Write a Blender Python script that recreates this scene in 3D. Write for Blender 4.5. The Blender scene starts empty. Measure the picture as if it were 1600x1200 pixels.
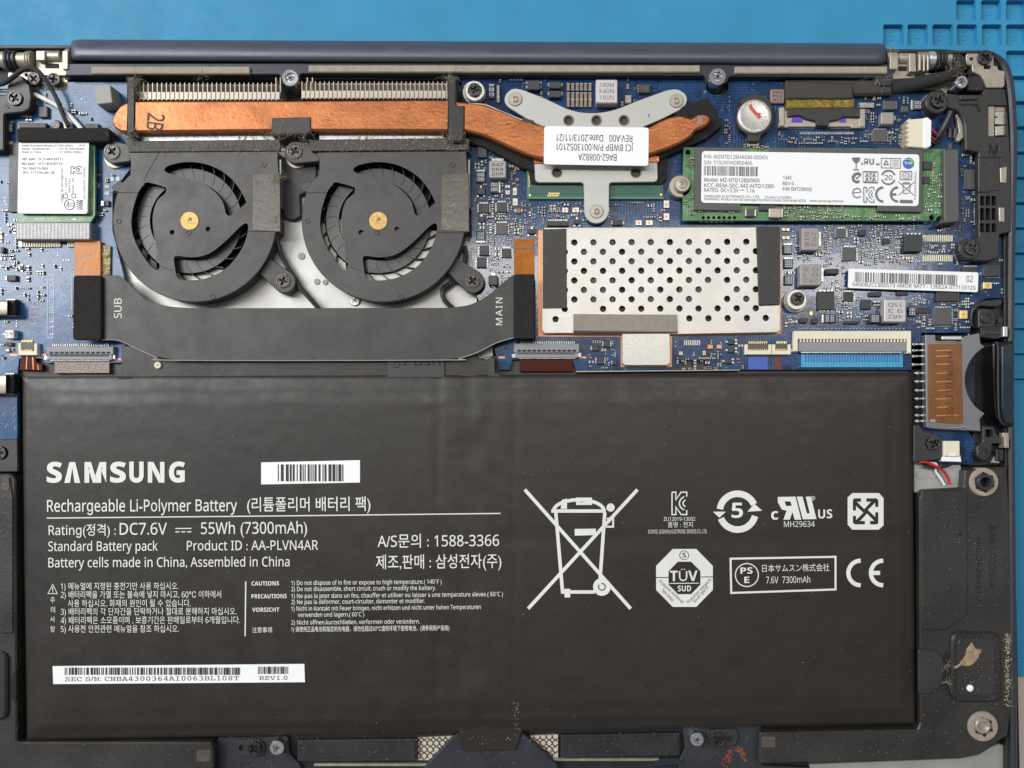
import bpy, bmesh, math, random
from mathutils import Vector, noise
from mathutils.geometry import tessellate_polygon, delaunay_2d_cdt

# ------------------------------------------------------------------ camera, world, lamps
S = 0.0001925            # metres per photograph pixel on the plane z = 0
H = 1153.0               # camera height above z = 0, in the same pixels (22 cm)
NX, NY = 880.0, 700.0    # the point straight below the camera
sc = bpy.context.scene
cam_d = bpy.data.cameras.new('camera'); cam = bpy.data.objects.new('camera', cam_d)
sc.collection.objects.link(cam); sc.camera = cam
cam.location = ((NX-800)*S, (600-NY)*S, H*S)
cam_d.sensor_width = 36; cam_d.lens = 36*H/1600
cam_d.shift_x = (800-NX)/1600; cam_d.shift_y = (NY-600)/1600
cam_d.clip_start = 0.01; cam_d.clip_end = 20
w = bpy.data.worlds.new('World'); sc.world = w; w.use_nodes = True
w.node_tree.nodes['Background'].inputs[0].default_value = (0.94, 0.97, 1.0, 1)
w.node_tree.nodes['Background'].inputs[1].default_value = 0.25
def area(name, loc, target, sx, sy, power, col):
    d = bpy.data.lights.new(name, 'AREA'); d.shape = 'RECTANGLE'; d.size = sx; d.size_y = sy
    d.energy = power; d.color = col
    o = bpy.data.objects.new(name, d); sc.collection.objects.link(o); o.location = loc
    o.rotation_euler = (Vector(target)-Vector(loc)).to_track_quat('-Z', 'Y').to_euler()
    return o
area('ceiling_lamp', (-0.38, 0.50, 2.0), (-0.38, 0.30, 0), 2.9, 0.13, 22, (1.0, 0.97, 0.92))
area('window_light', (-1.45, 0.75, 1.3), (0, 0, 0), 1.1, 1.0, 36, (0.97, 0.99, 1.0))
sc.view_settings.view_transform = 'Standard'; sc.view_settings.look = 'None'
sc.view_settings.exposure = 0.0; sc.view_settings.gamma = 1.0
sc.cycles.use_denoising = True
sc.cycles.max_bounces = 6
rnd = random.Random(7)

# ------------------------------------------------------------------ materials
def mk(name, col, rough=.5, metal=0, var=.12, vs=.02, bump=0, bs=.25, spec=.5, coat=0, stretch=None, trans=0, fine=0, rv=.08, rs=0, bd=1.5):
    m = bpy.data.materials.new(name); m.use_nodes = True
    nt = m.node_tree; b = nt.nodes['Principled BSDF']
    b.inputs['Roughness'].default_value = rough; b.inputs['Metallic'].default_value = metal
    b.inputs['Specular IOR Level'].default_value = spec
    b.inputs['Coat Weight'].default_value = coat
    b.inputs['Transmission Weight'].default_value = trans
    tc = nt.nodes.new('ShaderNodeTexCoord'); mp = nt.nodes.new('ShaderNodeMapping')
    s = 1/S; st = stretch or (1, 1, 1)
    mp.inputs['Scale'].default_value = (s*st[0], s*st[1], s*st[2])
    nt.links.new(tc.outputs['Object'], mp.inputs['Vector'])
    n = nt.nodes.new('ShaderNodeTexNoise'); n.inputs['Scale'].default_value = vs; n.inputs['Detail'].default_value = 6
    nt.links.new(mp.outputs[0], n.inputs['Vector'])
    rp = nt.nodes.new('ShaderNodeValToRGB')
    rp.color_ramp.elements[0].position = .3; rp.color_ramp.elements[1].position = .7
    rp.color_ramp.elements[0].color = (*[c*(1-var) for c in col], 1)
    rp.color_ramp.elements[1].color = (*[min(1, c*(1+var)) for c in col], 1)
    nt.links.new(n.outputs['Fac'], rp.inputs['Fac'])
    out = rp.outputs['Color']
    if fine:
        n3 = nt.nodes.new('ShaderNodeTexNoise'); n3.inputs['Scale'].default_value = .5; n3.inputs['Detail'].default_value = 3
        nt.links.new(mp.outputs[0], n3.inputs['Vector'])
        mx = nt.nodes.new('ShaderNodeMix'); mx.data_type = 'RGBA'; mx.blend_type = 'OVERLAY'; mx.inputs[0].default_value = fine
        nt.links.new(out, mx.inputs[6]); nt.links.new(n3.outputs['Fac'], mx.inputs[7]); out = mx.outputs[2]
    nt.links.new(out, b.inputs['Base Color'])
    mr = nt.nodes.new('ShaderNodeMapRange'); mr.inputs[3].default_value = max(.02, rough-rv); mr.inputs[4].default_value = min(1, rough+rv)
    mr.inputs[1].default_value = .3; mr.inputs[2].default_value = .7
    nr = n
    if rs:
        nr = nt.nodes.new('ShaderNodeTexNoise'); nr.inputs['Scale'].default_value = rs; nr.inputs['Detail'].default_value = 9; nr.inputs['Roughness'].default_value = .7
        nt.links.new(mp.outputs[0], nr.inputs['Vector'])
    nt.links.new(nr.outputs['Fac'], mr.inputs[0]); nt.links.new(mr.outputs[0], b.inputs['Roughness'])
    if bump:
        n2 = nt.nodes.new('ShaderNodeTexNoise'); n2.inputs['Scale'].default_value = bs; n2.inputs['Detail'].default_value = 4
        nt.links.new(mp.outputs[0], n2.inputs['Vector'])
        bp = nt.nodes.new('ShaderNodeBump'); bp.inputs['Strength'].default_value = bump; bp.inputs['Distance'].default_value = S*bd
        nt.links.new(n2.outputs['Fac'], bp.inputs['Height']); nt.links.new(bp.outputs[0], b.inputs['Normal'])
    return m

def mk_board(name, col, light, rough=.3, coat=.28):
    """solder mask over copper traces: cells of parallel tracks in three directions, with vias"""
    m = bpy.data.materials.new(name); m.use_nodes = True
    nt = m.node_tree; L = nt.links; b = nt.nodes['Principled BSDF']
    N = lambda t: nt.nodes.new('ShaderNode'+t)
    tc = N('TexCoord'); mp = N('Mapping'); mp.inputs['Scale'].default_value = (1/S,)*3
    L.new(tc.outputs['Object'], mp.inputs[0])
    def math_(op, a, c=None):
        n = N('Math'); n.operation = op
        if isinstance(a, (int, float)): n.inputs[0].default_value = a
        else: L.new(a, n.inputs[0])
        if c is not None:
            if isinstance(c, (int, float)): n.inputs[1].default_value = c
            else: L.new(c, n.inputs[1])
        return n.outputs[0]
    sp = N('SeparateXYZ'); L.new(mp.outputs[0], sp.inputs[0])
    x, y = sp.outputs[0], sp.outputs[1]
    v = N('TexVoronoi'); v.distance = 'CHEBYCHEV'; v.inputs['Scale'].default_value = .028; L.new(mp.outputs[0], v.inputs['Vector'])
    cs = N('SeparateColor'); L.new(v.outputs['Color'], cs.inputs[0]); r1, r2 = cs.outputs[0], cs.outputs[1]
    sx = math_('FRACT', math_('MULTIPLY', x, .22)); sy = math_('FRACT', math_('MULTIPLY', y, .22))
    sd = math_('FRACT', math_('MULTIPLY', math_('ADD', x, y), .16))
    line = lambda f: math_('LESS_THAN', f, .36)
    a = math_('MULTIPLY', line(sx), math_('LESS_THAN', r1, .34))
    c = math_('MULTIPLY', line(sy), math_('GREATER_THAN', r1, .67))
    mid = math_('MULTIPLY', math_('GREATER_THAN', r1, .34), math_('LESS_THAN', r1, .67))
    d = math_('MULTIPLY', line(sd), mid)
    tr = math_('MULTIPLY', math_('ADD', math_('ADD', a, c), d), math_('GREATER_THAN', r2, .3))
    nz = N('TexNoise'); nz.inputs['Scale'].default_value = .03; nz.inputs['Detail'].default_value = 4; L.new(mp.outputs[0], nz.inputs['Vector'])
    pour = math_('GREATER_THAN', nz.outputs['Fac'], .52)
    v2 = N('TexVoronoi'); v2.inputs['Scale'].default_value = .1; L.new(mp.outputs[0], v2.inputs['Vector'])
    via = math_('MULTIPLY', math_('LESS_THAN', v2.outputs['Distance'], .085), math_('GREATER_THAN', nz.outputs['Fac'], .45))
    m1 = N('Mix'); m1.data_type = 'RGBA'; m1.inputs[6].default_value = (*col, 1); m1.inputs[7].default_value = (*light, 1)
    f = math_('ADD', math_('MULTIPLY', tr, .42), math_('MULTIPLY', pour, .34)); L.new(f, m1.inputs[0])
    m2 = N('Mix'); m2.data_type = 'RGBA'; m2.inputs[7].default_value = (.34, .4, .46, 1); L.new(m1.outputs[2], m2.inputs[6]); L.new(math_('MULTIPLY', via, .8), m2.inputs[0])
    L.new(m2.outputs[2], b.inputs['Base Color'])
    b.inputs['Roughness'].default_value = rough; b.inputs['Coat Weight'].default_value = coat; b.inputs['Coat Roughness'].default_value = .09
    hh = math_('ADD', math_('ADD', math_('MULTIPLY', tr, .8), math_('MULTIPLY', pour, .6)), math_('MULTIPLY', nz.outputs['Fac'], 1.5))
    bp = N('Bump'); bp.inputs['Strength'].default_value = .4; bp.inputs['Distance'].default_value = S*.5
    L.new(hh, bp.inputs['Height']); L.new(bp.outputs[0], b.inputs['Normal']); L.new(bp.outputs[0], b.inputs['Coat Normal'])
    return m

def srgb(r, g, b):
    f = lambda c: (c/255/12.92 if c/255 <= .04045 else ((c/255+.055)/1.055)**2.4)
    return (f(r), f(g), f(b))
MT = {}
MT['mat'] = mk('blue_silicone', srgb(52, 138, 180), .55, rv=.12, rs=.02, var=.07, vs=.012, bump=.25, bs=.5, spec=.3)
MT['table'] = mk('beige_table', srgb(196, 184, 172), .6, var=.06)
MT['slate'] = mk('slate_anodised', srgb(52, 54, 61), .45, .3, var=.08, bump=.12, bs=.8)
MT['hinge_bar'] = mk('anodised_bar', srgb(92, 94, 106), .46, .6, var=.05, bump=.15, bs=1.0)
MT['floor'] = mk('dark_inner_shell', srgb(30, 32, 36), .6, .2, var=.2)
MT['plate'] = mk('silver_plate', srgb(180, 179, 176), .45, .5, var=.08, vs=.03, bump=.2, bs=.06)
MT['steel'] = mk('brushed_steel', srgb(205, 204, 202), .34, .7, var=.06, stretch=(1, .08, 1), vs=.3)
MT['nickel'] = mk('warm_nickel', srgb(172, 164, 150), .46, .6, var=.12, vs=.06, bump=.12, bs=.3)
MT['can'] = mk('tinned_steel', srgb(184, 182, 176), .36, .6, rv=.05, rs=.02, var=.05, vs=.02, bump=.15, bs=.5, fine=.12)
MT['bracket'] = mk('bead_blasted_steel', srgb(184, 184, 180), .5, .4, var=.05, vs=.04, bump=.12, bs=.6)
MT['shiny'] = mk('polished_steel', srgb(225, 225, 225), .18, .95, var=.04)
MT['strap'] = mk('black_tape', srgb(40, 37, 35), .5, var=.2, vs=.06, bump=.5, bs=.5)
MT['ivorygold'] = mk('pale_plating', srgb(206, 198, 174), .35, .4, var=.08)
MT['cellsteel'] = mk('cell_steel', srgb(206, 203, 197), .38, .55, var=.05, vs=.1, bump=.25, bs=.4)
MT['screw'] = mk('black_zinc', srgb(74, 72, 70), .28, .8, var=.5, vs=.2, bump=.5, bs=.35)
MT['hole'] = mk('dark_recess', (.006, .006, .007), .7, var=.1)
MT['fan'] = mk('grey_black_plastic', srgb(61, 58, 56), .46, rv=.12, rs=.02, var=.1, vs=.015, bump=.2, bs=.8, fine=.15)
MT['fan_in'] = mk('impeller_plastic', srgb(50, 49, 48), .32, var=.12)
MT['plastic'] = mk('black_plastic', srgb(47, 46, 46), .45, var=.14, vs=.02, bump=.25, bs=.6, fine=.15)
MT['black'] = mk('matt_black_plastic', srgb(34, 33, 34), .5, var=.25, vs=.02, bump=.3, bs=.4)
MT['spk'] = mk('speaker_plastic', srgb(46, 44, 42), .42, var=.25, vs=.012, bump=.3, bs=.15, fine=.2)
MT['foam'] = mk('black_foam', srgb(44, 42, 41), .9, var=.25, vs=.12, bump=.8, bs=.6, spec=.2)
MT['tape'] = mk('black_cloth_tape', srgb(58, 54, 50), .55, var=.18, vs=.06, bump=.5, bs=.5)
MT['gloss_tape'] = mk('glossy_dark_tape', srgb(84, 77, 70), .3, var=.12, vs=.05, bump=.3, bs=.12)
MT['cond'] = mk('conductive_foam', srgb(146, 136, 126), .7, var=.1, vs=.1, bump=.4, bs=.7)
MT['gasket'] = mk('grey_gasket', srgb(158, 148, 134), .75, var=.14, vs=.09, bump=.4, bs=.6)
MT['copper'] = mk('aged_copper', srgb(166, 102, 62), .38, .65, var=.22, vs=.03, bump=.3, bs=.2, fine=.35, stretch=(.7, 1, 1), rv=.14, rs=.05)
MT['brass'] = mk('brass', srgb(190, 156, 92), .45, .4, var=.3, vs=.3, bump=.4, bs=.5)
MT['gold'] = mk('gold_plating', srgb(222, 198, 132), .3, .6, var=.1)
MT['pad'] = mk('bare_copper_pad', srgb(214, 148, 100), .4, .35, var=.1)
MT['tin'] = mk('solder_tin', srgb(174, 174, 170), .26, .6, var=.12, vs=.2)
MT['capbody'] = mk('ceramic_tan', srgb(138, 118, 96), .5, var=.15)
MT['capgrey'] = mk('ceramic_grey', srgb(78, 76, 76), .5, var=.2)
MT['chip'] = mk('moulded_epoxy', srgb(58, 57, 60), .5, var=.12, vs=.08, bump=.15, bs=.9)
MT['induct'] = mk('ferrite_grey', srgb(158, 152, 150), .5, .3, var=.1, vs=.1, bump=.2, bs=.6)
MT['inductpale'] = mk('ferrite_pale', srgb(196, 192, 192), .45, .4, var=.08, vs=.1, bump=.2, bs=.6)
MT['inductpink'] = mk('ferrite_pink', srgb(150, 120, 118), .5, .2, var=.1)
MT['rubber'] = mk('grey_rubber', srgb(160, 162, 158), .7, var=.06, bump=.2)
MT['ivory'] = mk('ivory_nylon', srgb(226, 218, 196), .5, var=.06)
MT['conn'] = mk('grey_nylon', srgb(136, 136, 141), .45, var=.08, stretch=(1, .05, 1), vs=.4)
MT['conn_dark'] = mk('dark_nylon', srgb(84, 82, 84), .5, var=.1)
MT['pcb'] = mk_board('blue_solder_mask', srgb(13, 42, 80), srgb(36, 82, 128), .17)
MT['pcb_glare'] = mk_board('glare_blue_solder_mask', srgb(28, 70, 114), srgb(54, 104, 150), .26, .08)  # paler blue paints the glare on this board into its colour
MT['green'] = mk_board('green_solder_mask', srgb(58, 110, 62), srgb(120, 160, 106), .35)
MT['cpu'] = mk('green_substrate', srgb(32, 82, 70), .4, var=.1)
MT['cpuedge'] = mk('green_edge', srgb(66, 120, 96), .4, var=.1)
MT['paper'] = mk('white_label', srgb(242, 242, 243), .5, var=.02, vs=.02, bump=.05)
MT['ink'] = mk('black_ink', srgb(44, 44, 48), .6, var=.1)
MT['inkgrey'] = mk('grey_ink', srgb(110, 110, 116), .6, var=.1)
MT['white'] = mk('white_print', srgb(224, 223, 218), .5, var=.04)
MT['silk'] = mk('silk_screen', srgb(196, 206, 220), .6, var=.1)
MT['silkpink'] = mk('faded_silk_screen', srgb(150, 130, 160), .6, var=.1)
MT['kapton'] = mk('kapton', srgb(166, 94, 4), .3, spec=.15, var=.3, vs=.08, bump=.5, bs=.12)
MT['kaptonpale'] = mk('pale_kapton', srgb(190, 112, 16), .4, var=.25, vs=.06, bump=.4, bs=.1)
MT['kaptonbrown'] = mk('brown_kapton', srgb(118, 74, 32), .3, var=.15, vs=.05)
MT['kaptonyellow'] = mk('yellow_kapton', srgb(128, 108, 34), .07, var=.3, vs=.1, bump=1.0, bs=.09, bd=5)
MT['kaptonline'] = mk('orange_conductor', srgb(206, 122, 58), .3, .2, var=.1)
MT['flexred'] = mk('dark_red_flex', srgb(70, 16, 5), .45, var=.2, spec=.15)
MT['flexbrown'] = mk('brown_flex', srgb(92, 46, 36), .45, var=.15)
MT['flexsilver'] = mk('silver_flex', srgb(120, 108, 104), .4, .5, var=.15, vs=.2, bump=.6, bs=.5)
MT['flexblue'] = mk('blue_flex', srgb(44, 84, 170), .35, var=.08)
MT['flexcyan'] = mk('cyan_stiffener', srgb(52, 150, 190), .3, var=.1, stretch=(1, .03, 1), vs=.25)
MT['ribbon'] = mk('matt_black_film', srgb(49, 46, 44), .45, rv=.12, rs=.015, var=.06, vs=.01, bump=.15, bs=.9, fine=.1)
MT['battery'] = mk('battery_film', srgb(37, 32, 28), .44, var=.08, vs=.008, bump=.35, bs=.035, spec=.48, rv=.1, rs=.02)
MT['wireblack'] = mk('black_cable', srgb(36, 36, 38), .4, var=.1)
MT['wirewhite'] = mk('white_cable', srgb(232, 230, 224), .45, var=.05)
MT['wirered'] = mk('red_cable', srgb(190, 40, 46), .4, var=.08)
MT['braid'] = mk('black_cloth_sleeve', srgb(40, 38, 38), .85, var=.4, vs=.3, bump=.9, bs=.4)
MT['sd'] = mk('grey_steel_shell', srgb(128, 128, 132), .38, .6, var=.05)
MT['gloss'] = mk('gloss_black', srgb(14, 14, 18), .15, var=.1)
MT['deepblue'] = mk('dark_blue_gloss', srgb(44, 52, 64), .2, .3, var=.1)
MT['red'] = mk('red_marker', srgb(200, 84, 66), .5, var=.1)
MT['violet'] = mk('violet_marker', srgb(98, 58, 186), .5, var=.1)
MT['logoblue'] = mk('blue_print', srgb(56, 104, 190), .5, var=.1)
MT['logogreen'] = mk('green_print', srgb(120, 180, 60), .5, var=.1)
MT['mesh'] = mk('beige_mesh_cloth', srgb(196, 186, 168), .6, var=.1)
MT['dust'] = mk('dust', srgb(186, 178, 164), .9, var=.2)
MT['lint'] = mk('lint', srgb(158, 147, 126), .95, var=.3)
MT['rust'] = mk('brown_residue', srgb(122, 66, 44), .7, var=.3, vs=.2)
MT['grime'] = mk('tan_residue', srgb(150, 128, 104), .8, var=.35, vs=.15, bump=.8, bs=.2)

# ------------------------------------------------------------------ shapes (photograph pixels, z in the same unit)
def W(x, y, z):
    k = (H-z)/H
    return (NX+(x-NX)*k, NY+(y-NY)*k, z)
def M3(p): return ((p[0]-800)*S, (600-p[1])*S, p[2]*S)
def circ(cx, cy, r, n=24, a0=0): return [(cx+r*math.cos(a0+2*math.pi*i/n), cy+r*math.sin(a0+2*math.pi*i/n)) for i in range(n)]
def rnd_poly(p, r, seg=4):
    out = []; n = len(p)
    for i in range(n):
        a, b, c = Vector(p[i-1][:2]), Vector(p[i][:2]), Vector(p[(i+1) % n][:2])
        ri = p[i][2] if len(p[i]) > 2 else r
        u, v = (a-b), (c-b)
        lu, lv = u.length, v.length
        t = min(ri, lu*.48, lv*.48)
        if t < .05: out.append((b.x, b.y)); continue
        s, e = b+u/lu*t, b+v/lv*t
        for k in range(seg+1):
            q = k/seg
            pt = s*(1-q)**2 + b*2*q*(1-q) + e*q*q
            out.append((pt.x, pt.y))
    return out
def rr(x0, y0, x1, y1, r=2, seg=3): return rnd_poly([(x0, y0), (x1, y0), (x1, y1), (x0, y1)], r, seg) if r else [(x0, y0), (x1, y0), (x1, y1), (x0, y1)]
def rot(poly, cx, cy, deg):
    c, s = math.cos(math.radians(deg)), math.sin(math.radians(deg))
    return [(cx+(x-cx)*c-(y-cy)*s, cy+(x-cx)*s+(y-cy)*c) for x, y in poly]
def smooth_curve(pts, n=6):
    out = []
    P = [Vector(p) for p in pts]
    for i in range(len(P)-1):
        a, b, c, d = P[max(0, i-1)], P[i], P[i+1], P[min(len(P)-1, i+2)]
        for k in range(n):
            t = k/n
            out.append(tuple(.5*((2*b)+(c-a)*t+(2*a-5*b+4*c-d)*t*t+(3*b-a-3*c+d)*t**3)))
    out.append(tuple(P[-1])); return out
def inset(poly, d):
    n = len(poly); ar = sum(poly[i-1][0]*poly[i][1]-poly[i][0]*poly[i-1][1] for i in range(n))
    sg = 1 if ar > 0 else -1
    out = []
    for i in range(n):
        a, b, c = Vector(poly[i-1]), Vector(poly[i]), Vector(poly[(i+1) % n])
        e1, e2 = (b-a), (c-b)
        if e1.length < 1e-6 or e2.length < 1e-6: out.append(tuple(b)); continue
        e1.normalize(); e2.normalize()
        n1, n2 = Vector((-e1.y, e1.x))*sg, Vector((-e2.y, e2.x))*sg
        m = n1+n2
        if m.length < 1e-4: out.append(tuple(b)); continue
        m.normalize(); k = d/max(.4, m.dot(n1))
        out.append((b.x+m.x*k, b.y+m.y*k))
    return out

def in_poly(x, y, poly):
    c = False
    for i in range(len(poly)):
        (xa, ya), (xb, yb) = poly[i-1], poly[i]
        if (ya > y) != (yb > y) and x < (xb-xa)*(y-ya)/(yb-ya)+xa: c = not c
    return c
def cdt_faces(loops):
    ox, oy = loops[0][0]; vs = []; rings = []
    for l in loops:
        rings.append(list(range(len(vs), len(vs)+len(l)))); vs += [Vector((p[0]-ox, p[1]-oy)) for p in l]
    v, _, f, ov, _, _ = delaunay_2d_cdt(vs, [], rings, 1, 1e-5)
    if any(not o for o in ov): return [tuple(t) for t in tessellate_polygon([[Vector((p[0], p[1], 0)) for p in l] for l in loops])]
    own = [(o[0] if o else 0) for o in ov]; holes = [[(p[0]-ox, p[1]-oy) for p in l] for l in loops[1:]]
    return [tuple(own[i] for i in t) for t in f if not any(in_poly(sum(v[i].x for i in t)/3, sum(v[i].y for i in t)/3, h) for h in holes)]
class MB:
    def __init__(s, flat=False, local=False):
        s.v = []; s.f = []; s.mi = []; s.flat = flat; s.local = local; s.lift = 0
    def pt(s, x, y, z): return (x, y, z) if s.local else W(x, y, z)
    def add(s, vs, fs, mi=0):
        o = len(s.v); s.v += vs
        for f in fs: s.f.append(tuple(i+o for i in f)); s.mi.append(mi)
    def cap(s, loops, z, mi=0, flip=False):
        allp = [p for l in loops for p in l]
        if len(loops) == 1 and len(allp) <= 4: fs = [tuple(range(len(allp)))]
        elif len(loops) > 4: fs = cdt_faces(loops)
        else: fs = [tuple(t) for t in tessellate_polygon([[Vector((p[0], p[1], 0)) for p in l] for l in loops])]
        s.add([(p[0], p[1], z) for p in allp], fs, mi)
    def prism(s, poly, z0, z1, b=.8, holes=(), mi=0, top=None, taper=0):
        loc = [s.pt(p[0], p[1], z1)[:2] for p in poly]
        hl = [[s.pt(p[0], p[1], z1)[:2] for p in h] for h in holes]
        b = min(b, (z1-z0)*.5)
        rings = [(inset(loc, -taper) if taper else loc, z0)]
        if b > 0: rings += [(loc, z1-b), (inset(loc, b), z1)]
        else: rings += [(loc, z1)]
        n = len(loc)
        vs = [(p[0], p[1], z) for r, z in rings for p in r]
        fs = [(k*n+i, k*n+(i+1) % n, (k+1)*n+(i+1) % n, (k+1)*n+i) for k in range(len(rings)-1) for i in range(n)]
        s.add(vs, fs, mi)
        s.cap([rings[-1][0]]+hl, z1, mi if top is None else top)
        s.cap([rings[0][0]]+hl, z0, mi)
        for h in hl:
            m = len(h)
            s.add([(p[0], p[1], z0) for p in h]+[(p[0], p[1], z1) for p in h], [(i, (i+1) % m, m+(i+1) % m, m+i) for i in range(m)], mi)
    def box(s, x0, y0, x1, y1, z0, z1, b=.4, mi=0, top=None): s.prism([(x0, y0), (x1, y0), (x1, y1), (x0, y1)], z0, z1, b, mi=mi, top=top)
    def sheet(s, poly, z, mi=0, holes=()):
        if s.flat: s.lift += .012; z += s.lift
        s.cap([[s.pt(p[0], p[1], z)[:2] for p in l] for l in [poly]+list(holes)], z, mi)
    def lathe(s, cx, cy, prof, n=24, mi=0, zref=None):
        """prof: [(r, z)] from outside bottom to inside top"""
        zr = max(p[1] for p in prof) if zref is None else zref
        c = s.pt(cx, cy, zr)
        vs = []; fs = []
        for r, z in prof:
            vs += [(c[0]+r*math.cos(2*math.pi*i/n), c[1]+r*math.sin(2*math.pi*i/n), z) for i in range(n)]
        for k in range(len(prof)-1): fs += [(k*n+i, k*n+(i+1) % n, (k+1)*n+(i+1) % n, (k+1)*n+i) for i in range(n)]
        if prof[-1][0] > 0: fs.append(tuple((len(prof)-1)*n+i for i in range(n)))
        s.add(vs, fs, mi)
    def tube(s, pts, r, n=8, mi=0, sub=5, closed_ends=True):
        P = [Vector(s.pt(*p)) for p in (smooth_curve(pts, sub) if sub else pts)]
        vs = []; fs = []
        for i, p in enumerate(P):
            t = (P[min(i+1, len(P)-1)]-P[max(i-1, 0)])
            if t.length < 1e-6: t = Vector((1, 0, 0))
            t.normalize(); u = t.cross(Vector((0, 0, 1)))
            if u.length < 1e-3: u = Vector((1, 0, 0))
            u.normalize(); w_ = u.cross(t)
            rr_ = r(i/(len(P)-1)) if callable(r) else r
            vs += [tuple(p+u*math.cos(2*math.pi*k/n)*rr_+w_*math.sin(2*math.pi*k/n)*rr_) for k in range(n)]
        for i in range(len(P)-1): fs += [(i*n+k, i*n+(k+1) % n, (i+1)*n+(k+1) % n, (i+1)*n+k) for k in range(n)]
        fs += [tuple(range(n)), tuple((len(P)-1)*n+k for k in range(n))]
        s.add(vs, fs, mi)
    def stroke(s, pts, wd, z, closed=False, mi=0):
        if s.flat: s.lift += .012; z += s.lift
        P = [Vector(s.pt(p[0], p[1], z)[:2]) for p in pts]; n = len(P); L = []; R = []
        for i in range(n):
            a = P[i-1] if (i or closed) else None; c = P[(i+1) % n] if (i < n-1 or closed) else None
            d1 = (P[i]-a).normalized() if a is not None and (P[i]-a).length > 1e-6 else None
            d2 = (c-P[i]).normalized() if c is not None and (c-P[i]).length > 1e-6 else None
            d1 = d1 or d2; d2 = d2 or d1
            n1, n2 = Vector((-d1.y, d1.x)), Vector((-d2.y, d2.x)); m = (n1+n2)
            m = n1 if m.length < 1e-3 else m.normalized()
            k = wd/2/max(.45, m.dot(n1))
            L.append((P[i].x+m.x*k, P[i].y+m.y*k, z)); R.append((P[i].x-m.x*k, P[i].y-m.y*k, z))
        s.add(L+R, [(i, (i+1) % n, n+(i+1) % n, n+i) for i in range(n if closed else n-1)], mi)
    def bounds(s):
        return [min(p[i] for p in s.v) for i in range(3)]+[max(p[i] for p in s.v) for i in range(3)]

def link(o, parent=None):
    sc.collection.objects.link(o)
    if parent is not None: o.parent = parent
    return o
ORG = {}
def tag(o, label=None, cat=None, group=None, kind=None):
    if label: o['label'] = label
    if cat: o['category'] = cat
    if group: o['group'] = group
    if kind: o['kind'] = kind
    return o
def mesh_of(m, mats, org, smooth=False):
    me = bpy.data.meshes.new('mesh')
    vs = [((p[0]-org[0])*S, (org[1]-p[1])*S, (p[2]-org[2])*S) for p in m.v]
    me.from_pydata(vs, [], m.f)
    for k in (mats if isinstance(mats, (list, tuple)) else [mats]): me.materials.append(MT[k] if isinstance(k, str) else k)
    me.polygons.foreach_set('material_index', m.mi)
    bm = bmesh.new(); bm.from_mesh(me)
    if m.flat:
        for f in bm.faces:
            f.normal_update()
            if f.normal.z < 0: f.normal_flip()
    else:
        bmesh.ops.remove_doubles(bm, verts=bm.verts, dist=S*.002)
        bmesh.ops.recalc_face_normals(bm, faces=bm.faces)
    bm.to_mesh(me); bm.free()
    if smooth:
        me.polygons.foreach_set('use_smooth', [True]*len(me.polygons))
        try: me.set_sharp_from_angle(angle=math.radians(38))
        except Exception: pass
    return me
def root(name, px, py, z, label, cat, group=None):
    o = bpy.data.objects.new(name, None); p = W(px, py, z); o.location = M3(p); o.empty_display_size = .005
    link(o); ORG[o.name] = p
    return tag(o, label, cat, group)
def org_of(o): return ORG[o.name]
def part(name, m, mats, parent, smooth=False, label=None, kind=None):
    """one mesh under PARENT (any level); its origin stays at the thing's base"""
    og = org_of(parent)
    o = bpy.data.objects.new(name, mesh_of(m, mats, og, smooth)); link(o, parent); ORG[o.name] = og
    return tag(o, label, kind=kind)
def solo(name, m, mats, label, cat, group=None, smooth=False, kind=None):
    """a thing that is one mesh"""
    b = m.bounds(); og = ((b[0]+b[3])/2, (b[1]+b[4])/2, b[2])
    o = bpy.data.objects.new(name, mesh_of(m, mats, og, smooth)); o.location = M3(og); link(o); ORG[o.name] = og
    return tag(o, label, cat, group, kind)
def inst(name, me, parent, p):
    """another object on shared mesh data ME, at world pixel point P, under PARENT (or top level)"""
    o = bpy.data.objects.new(name, me); link(o, parent)
    if parent is not None:
        og = org_of(parent); o.location = ((p[0]-og[0])*S, (og[1]-p[1])*S, (p[2]-og[2])*S)
    else: o.location = M3(p)
    ORG[o.name] = p
    return o

# ------------------------------------------------------------------ lettering
LS = bpy.data.scenes.new('lettering_bench')      # an otherwise empty scene, so that shaping a word stays quick
def glyphs(txt, bold=0.0, res=3, spacing=1.0):
    c = bpy.data.curves.new('lettering', 'FONT'); c.body = txt; c.size = 1; c.resolution_u = res; c.offset = bold; c.fill_mode = 'FRONT'; c.space_character = spacing
    o = bpy.data.objects.new('lettering', c); LS.collection.objects.link(o)
    with bpy.context.temp_override(scene=LS, view_layer=LS.view_layers[0]): dg = bpy.context.evaluated_depsgraph_get()
    ev = o.evaluated_get(dg); me = ev.to_mesh()
    vs = [tuple(v.co) for v in me.vertices]; fs = [tuple(p.vertices) for p in me.polygons]
    ev.to_mesh_clear(); bpy.data.objects.remove(o); bpy.data.curves.remove(c)
    return vs, fs
def sans(t, bold=False, mono=False, extra=0):
    """the plain sans-serif (or typewriter) letterforms that ship with the built-in lettering"""
    A, a, d = (0x1D5D4, 0x1D5EE, 0x1D7EC) if bold else ((0x1D670, 0x1D68A, 0x1D7F6) if mono else (0x1D5A0, 0x1D5BA, 0x1D7E2))
    return ''.join('\u0261' if c == 'g' and not mono else chr(A+ord(c)-65) if 'A' <= c <= 'Z' else chr(a+ord(c)-97) if 'a' <= c <= 'z' else chr(d+ord(c)-48) if '0' <= c <= '9' else c for c in t)
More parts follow.
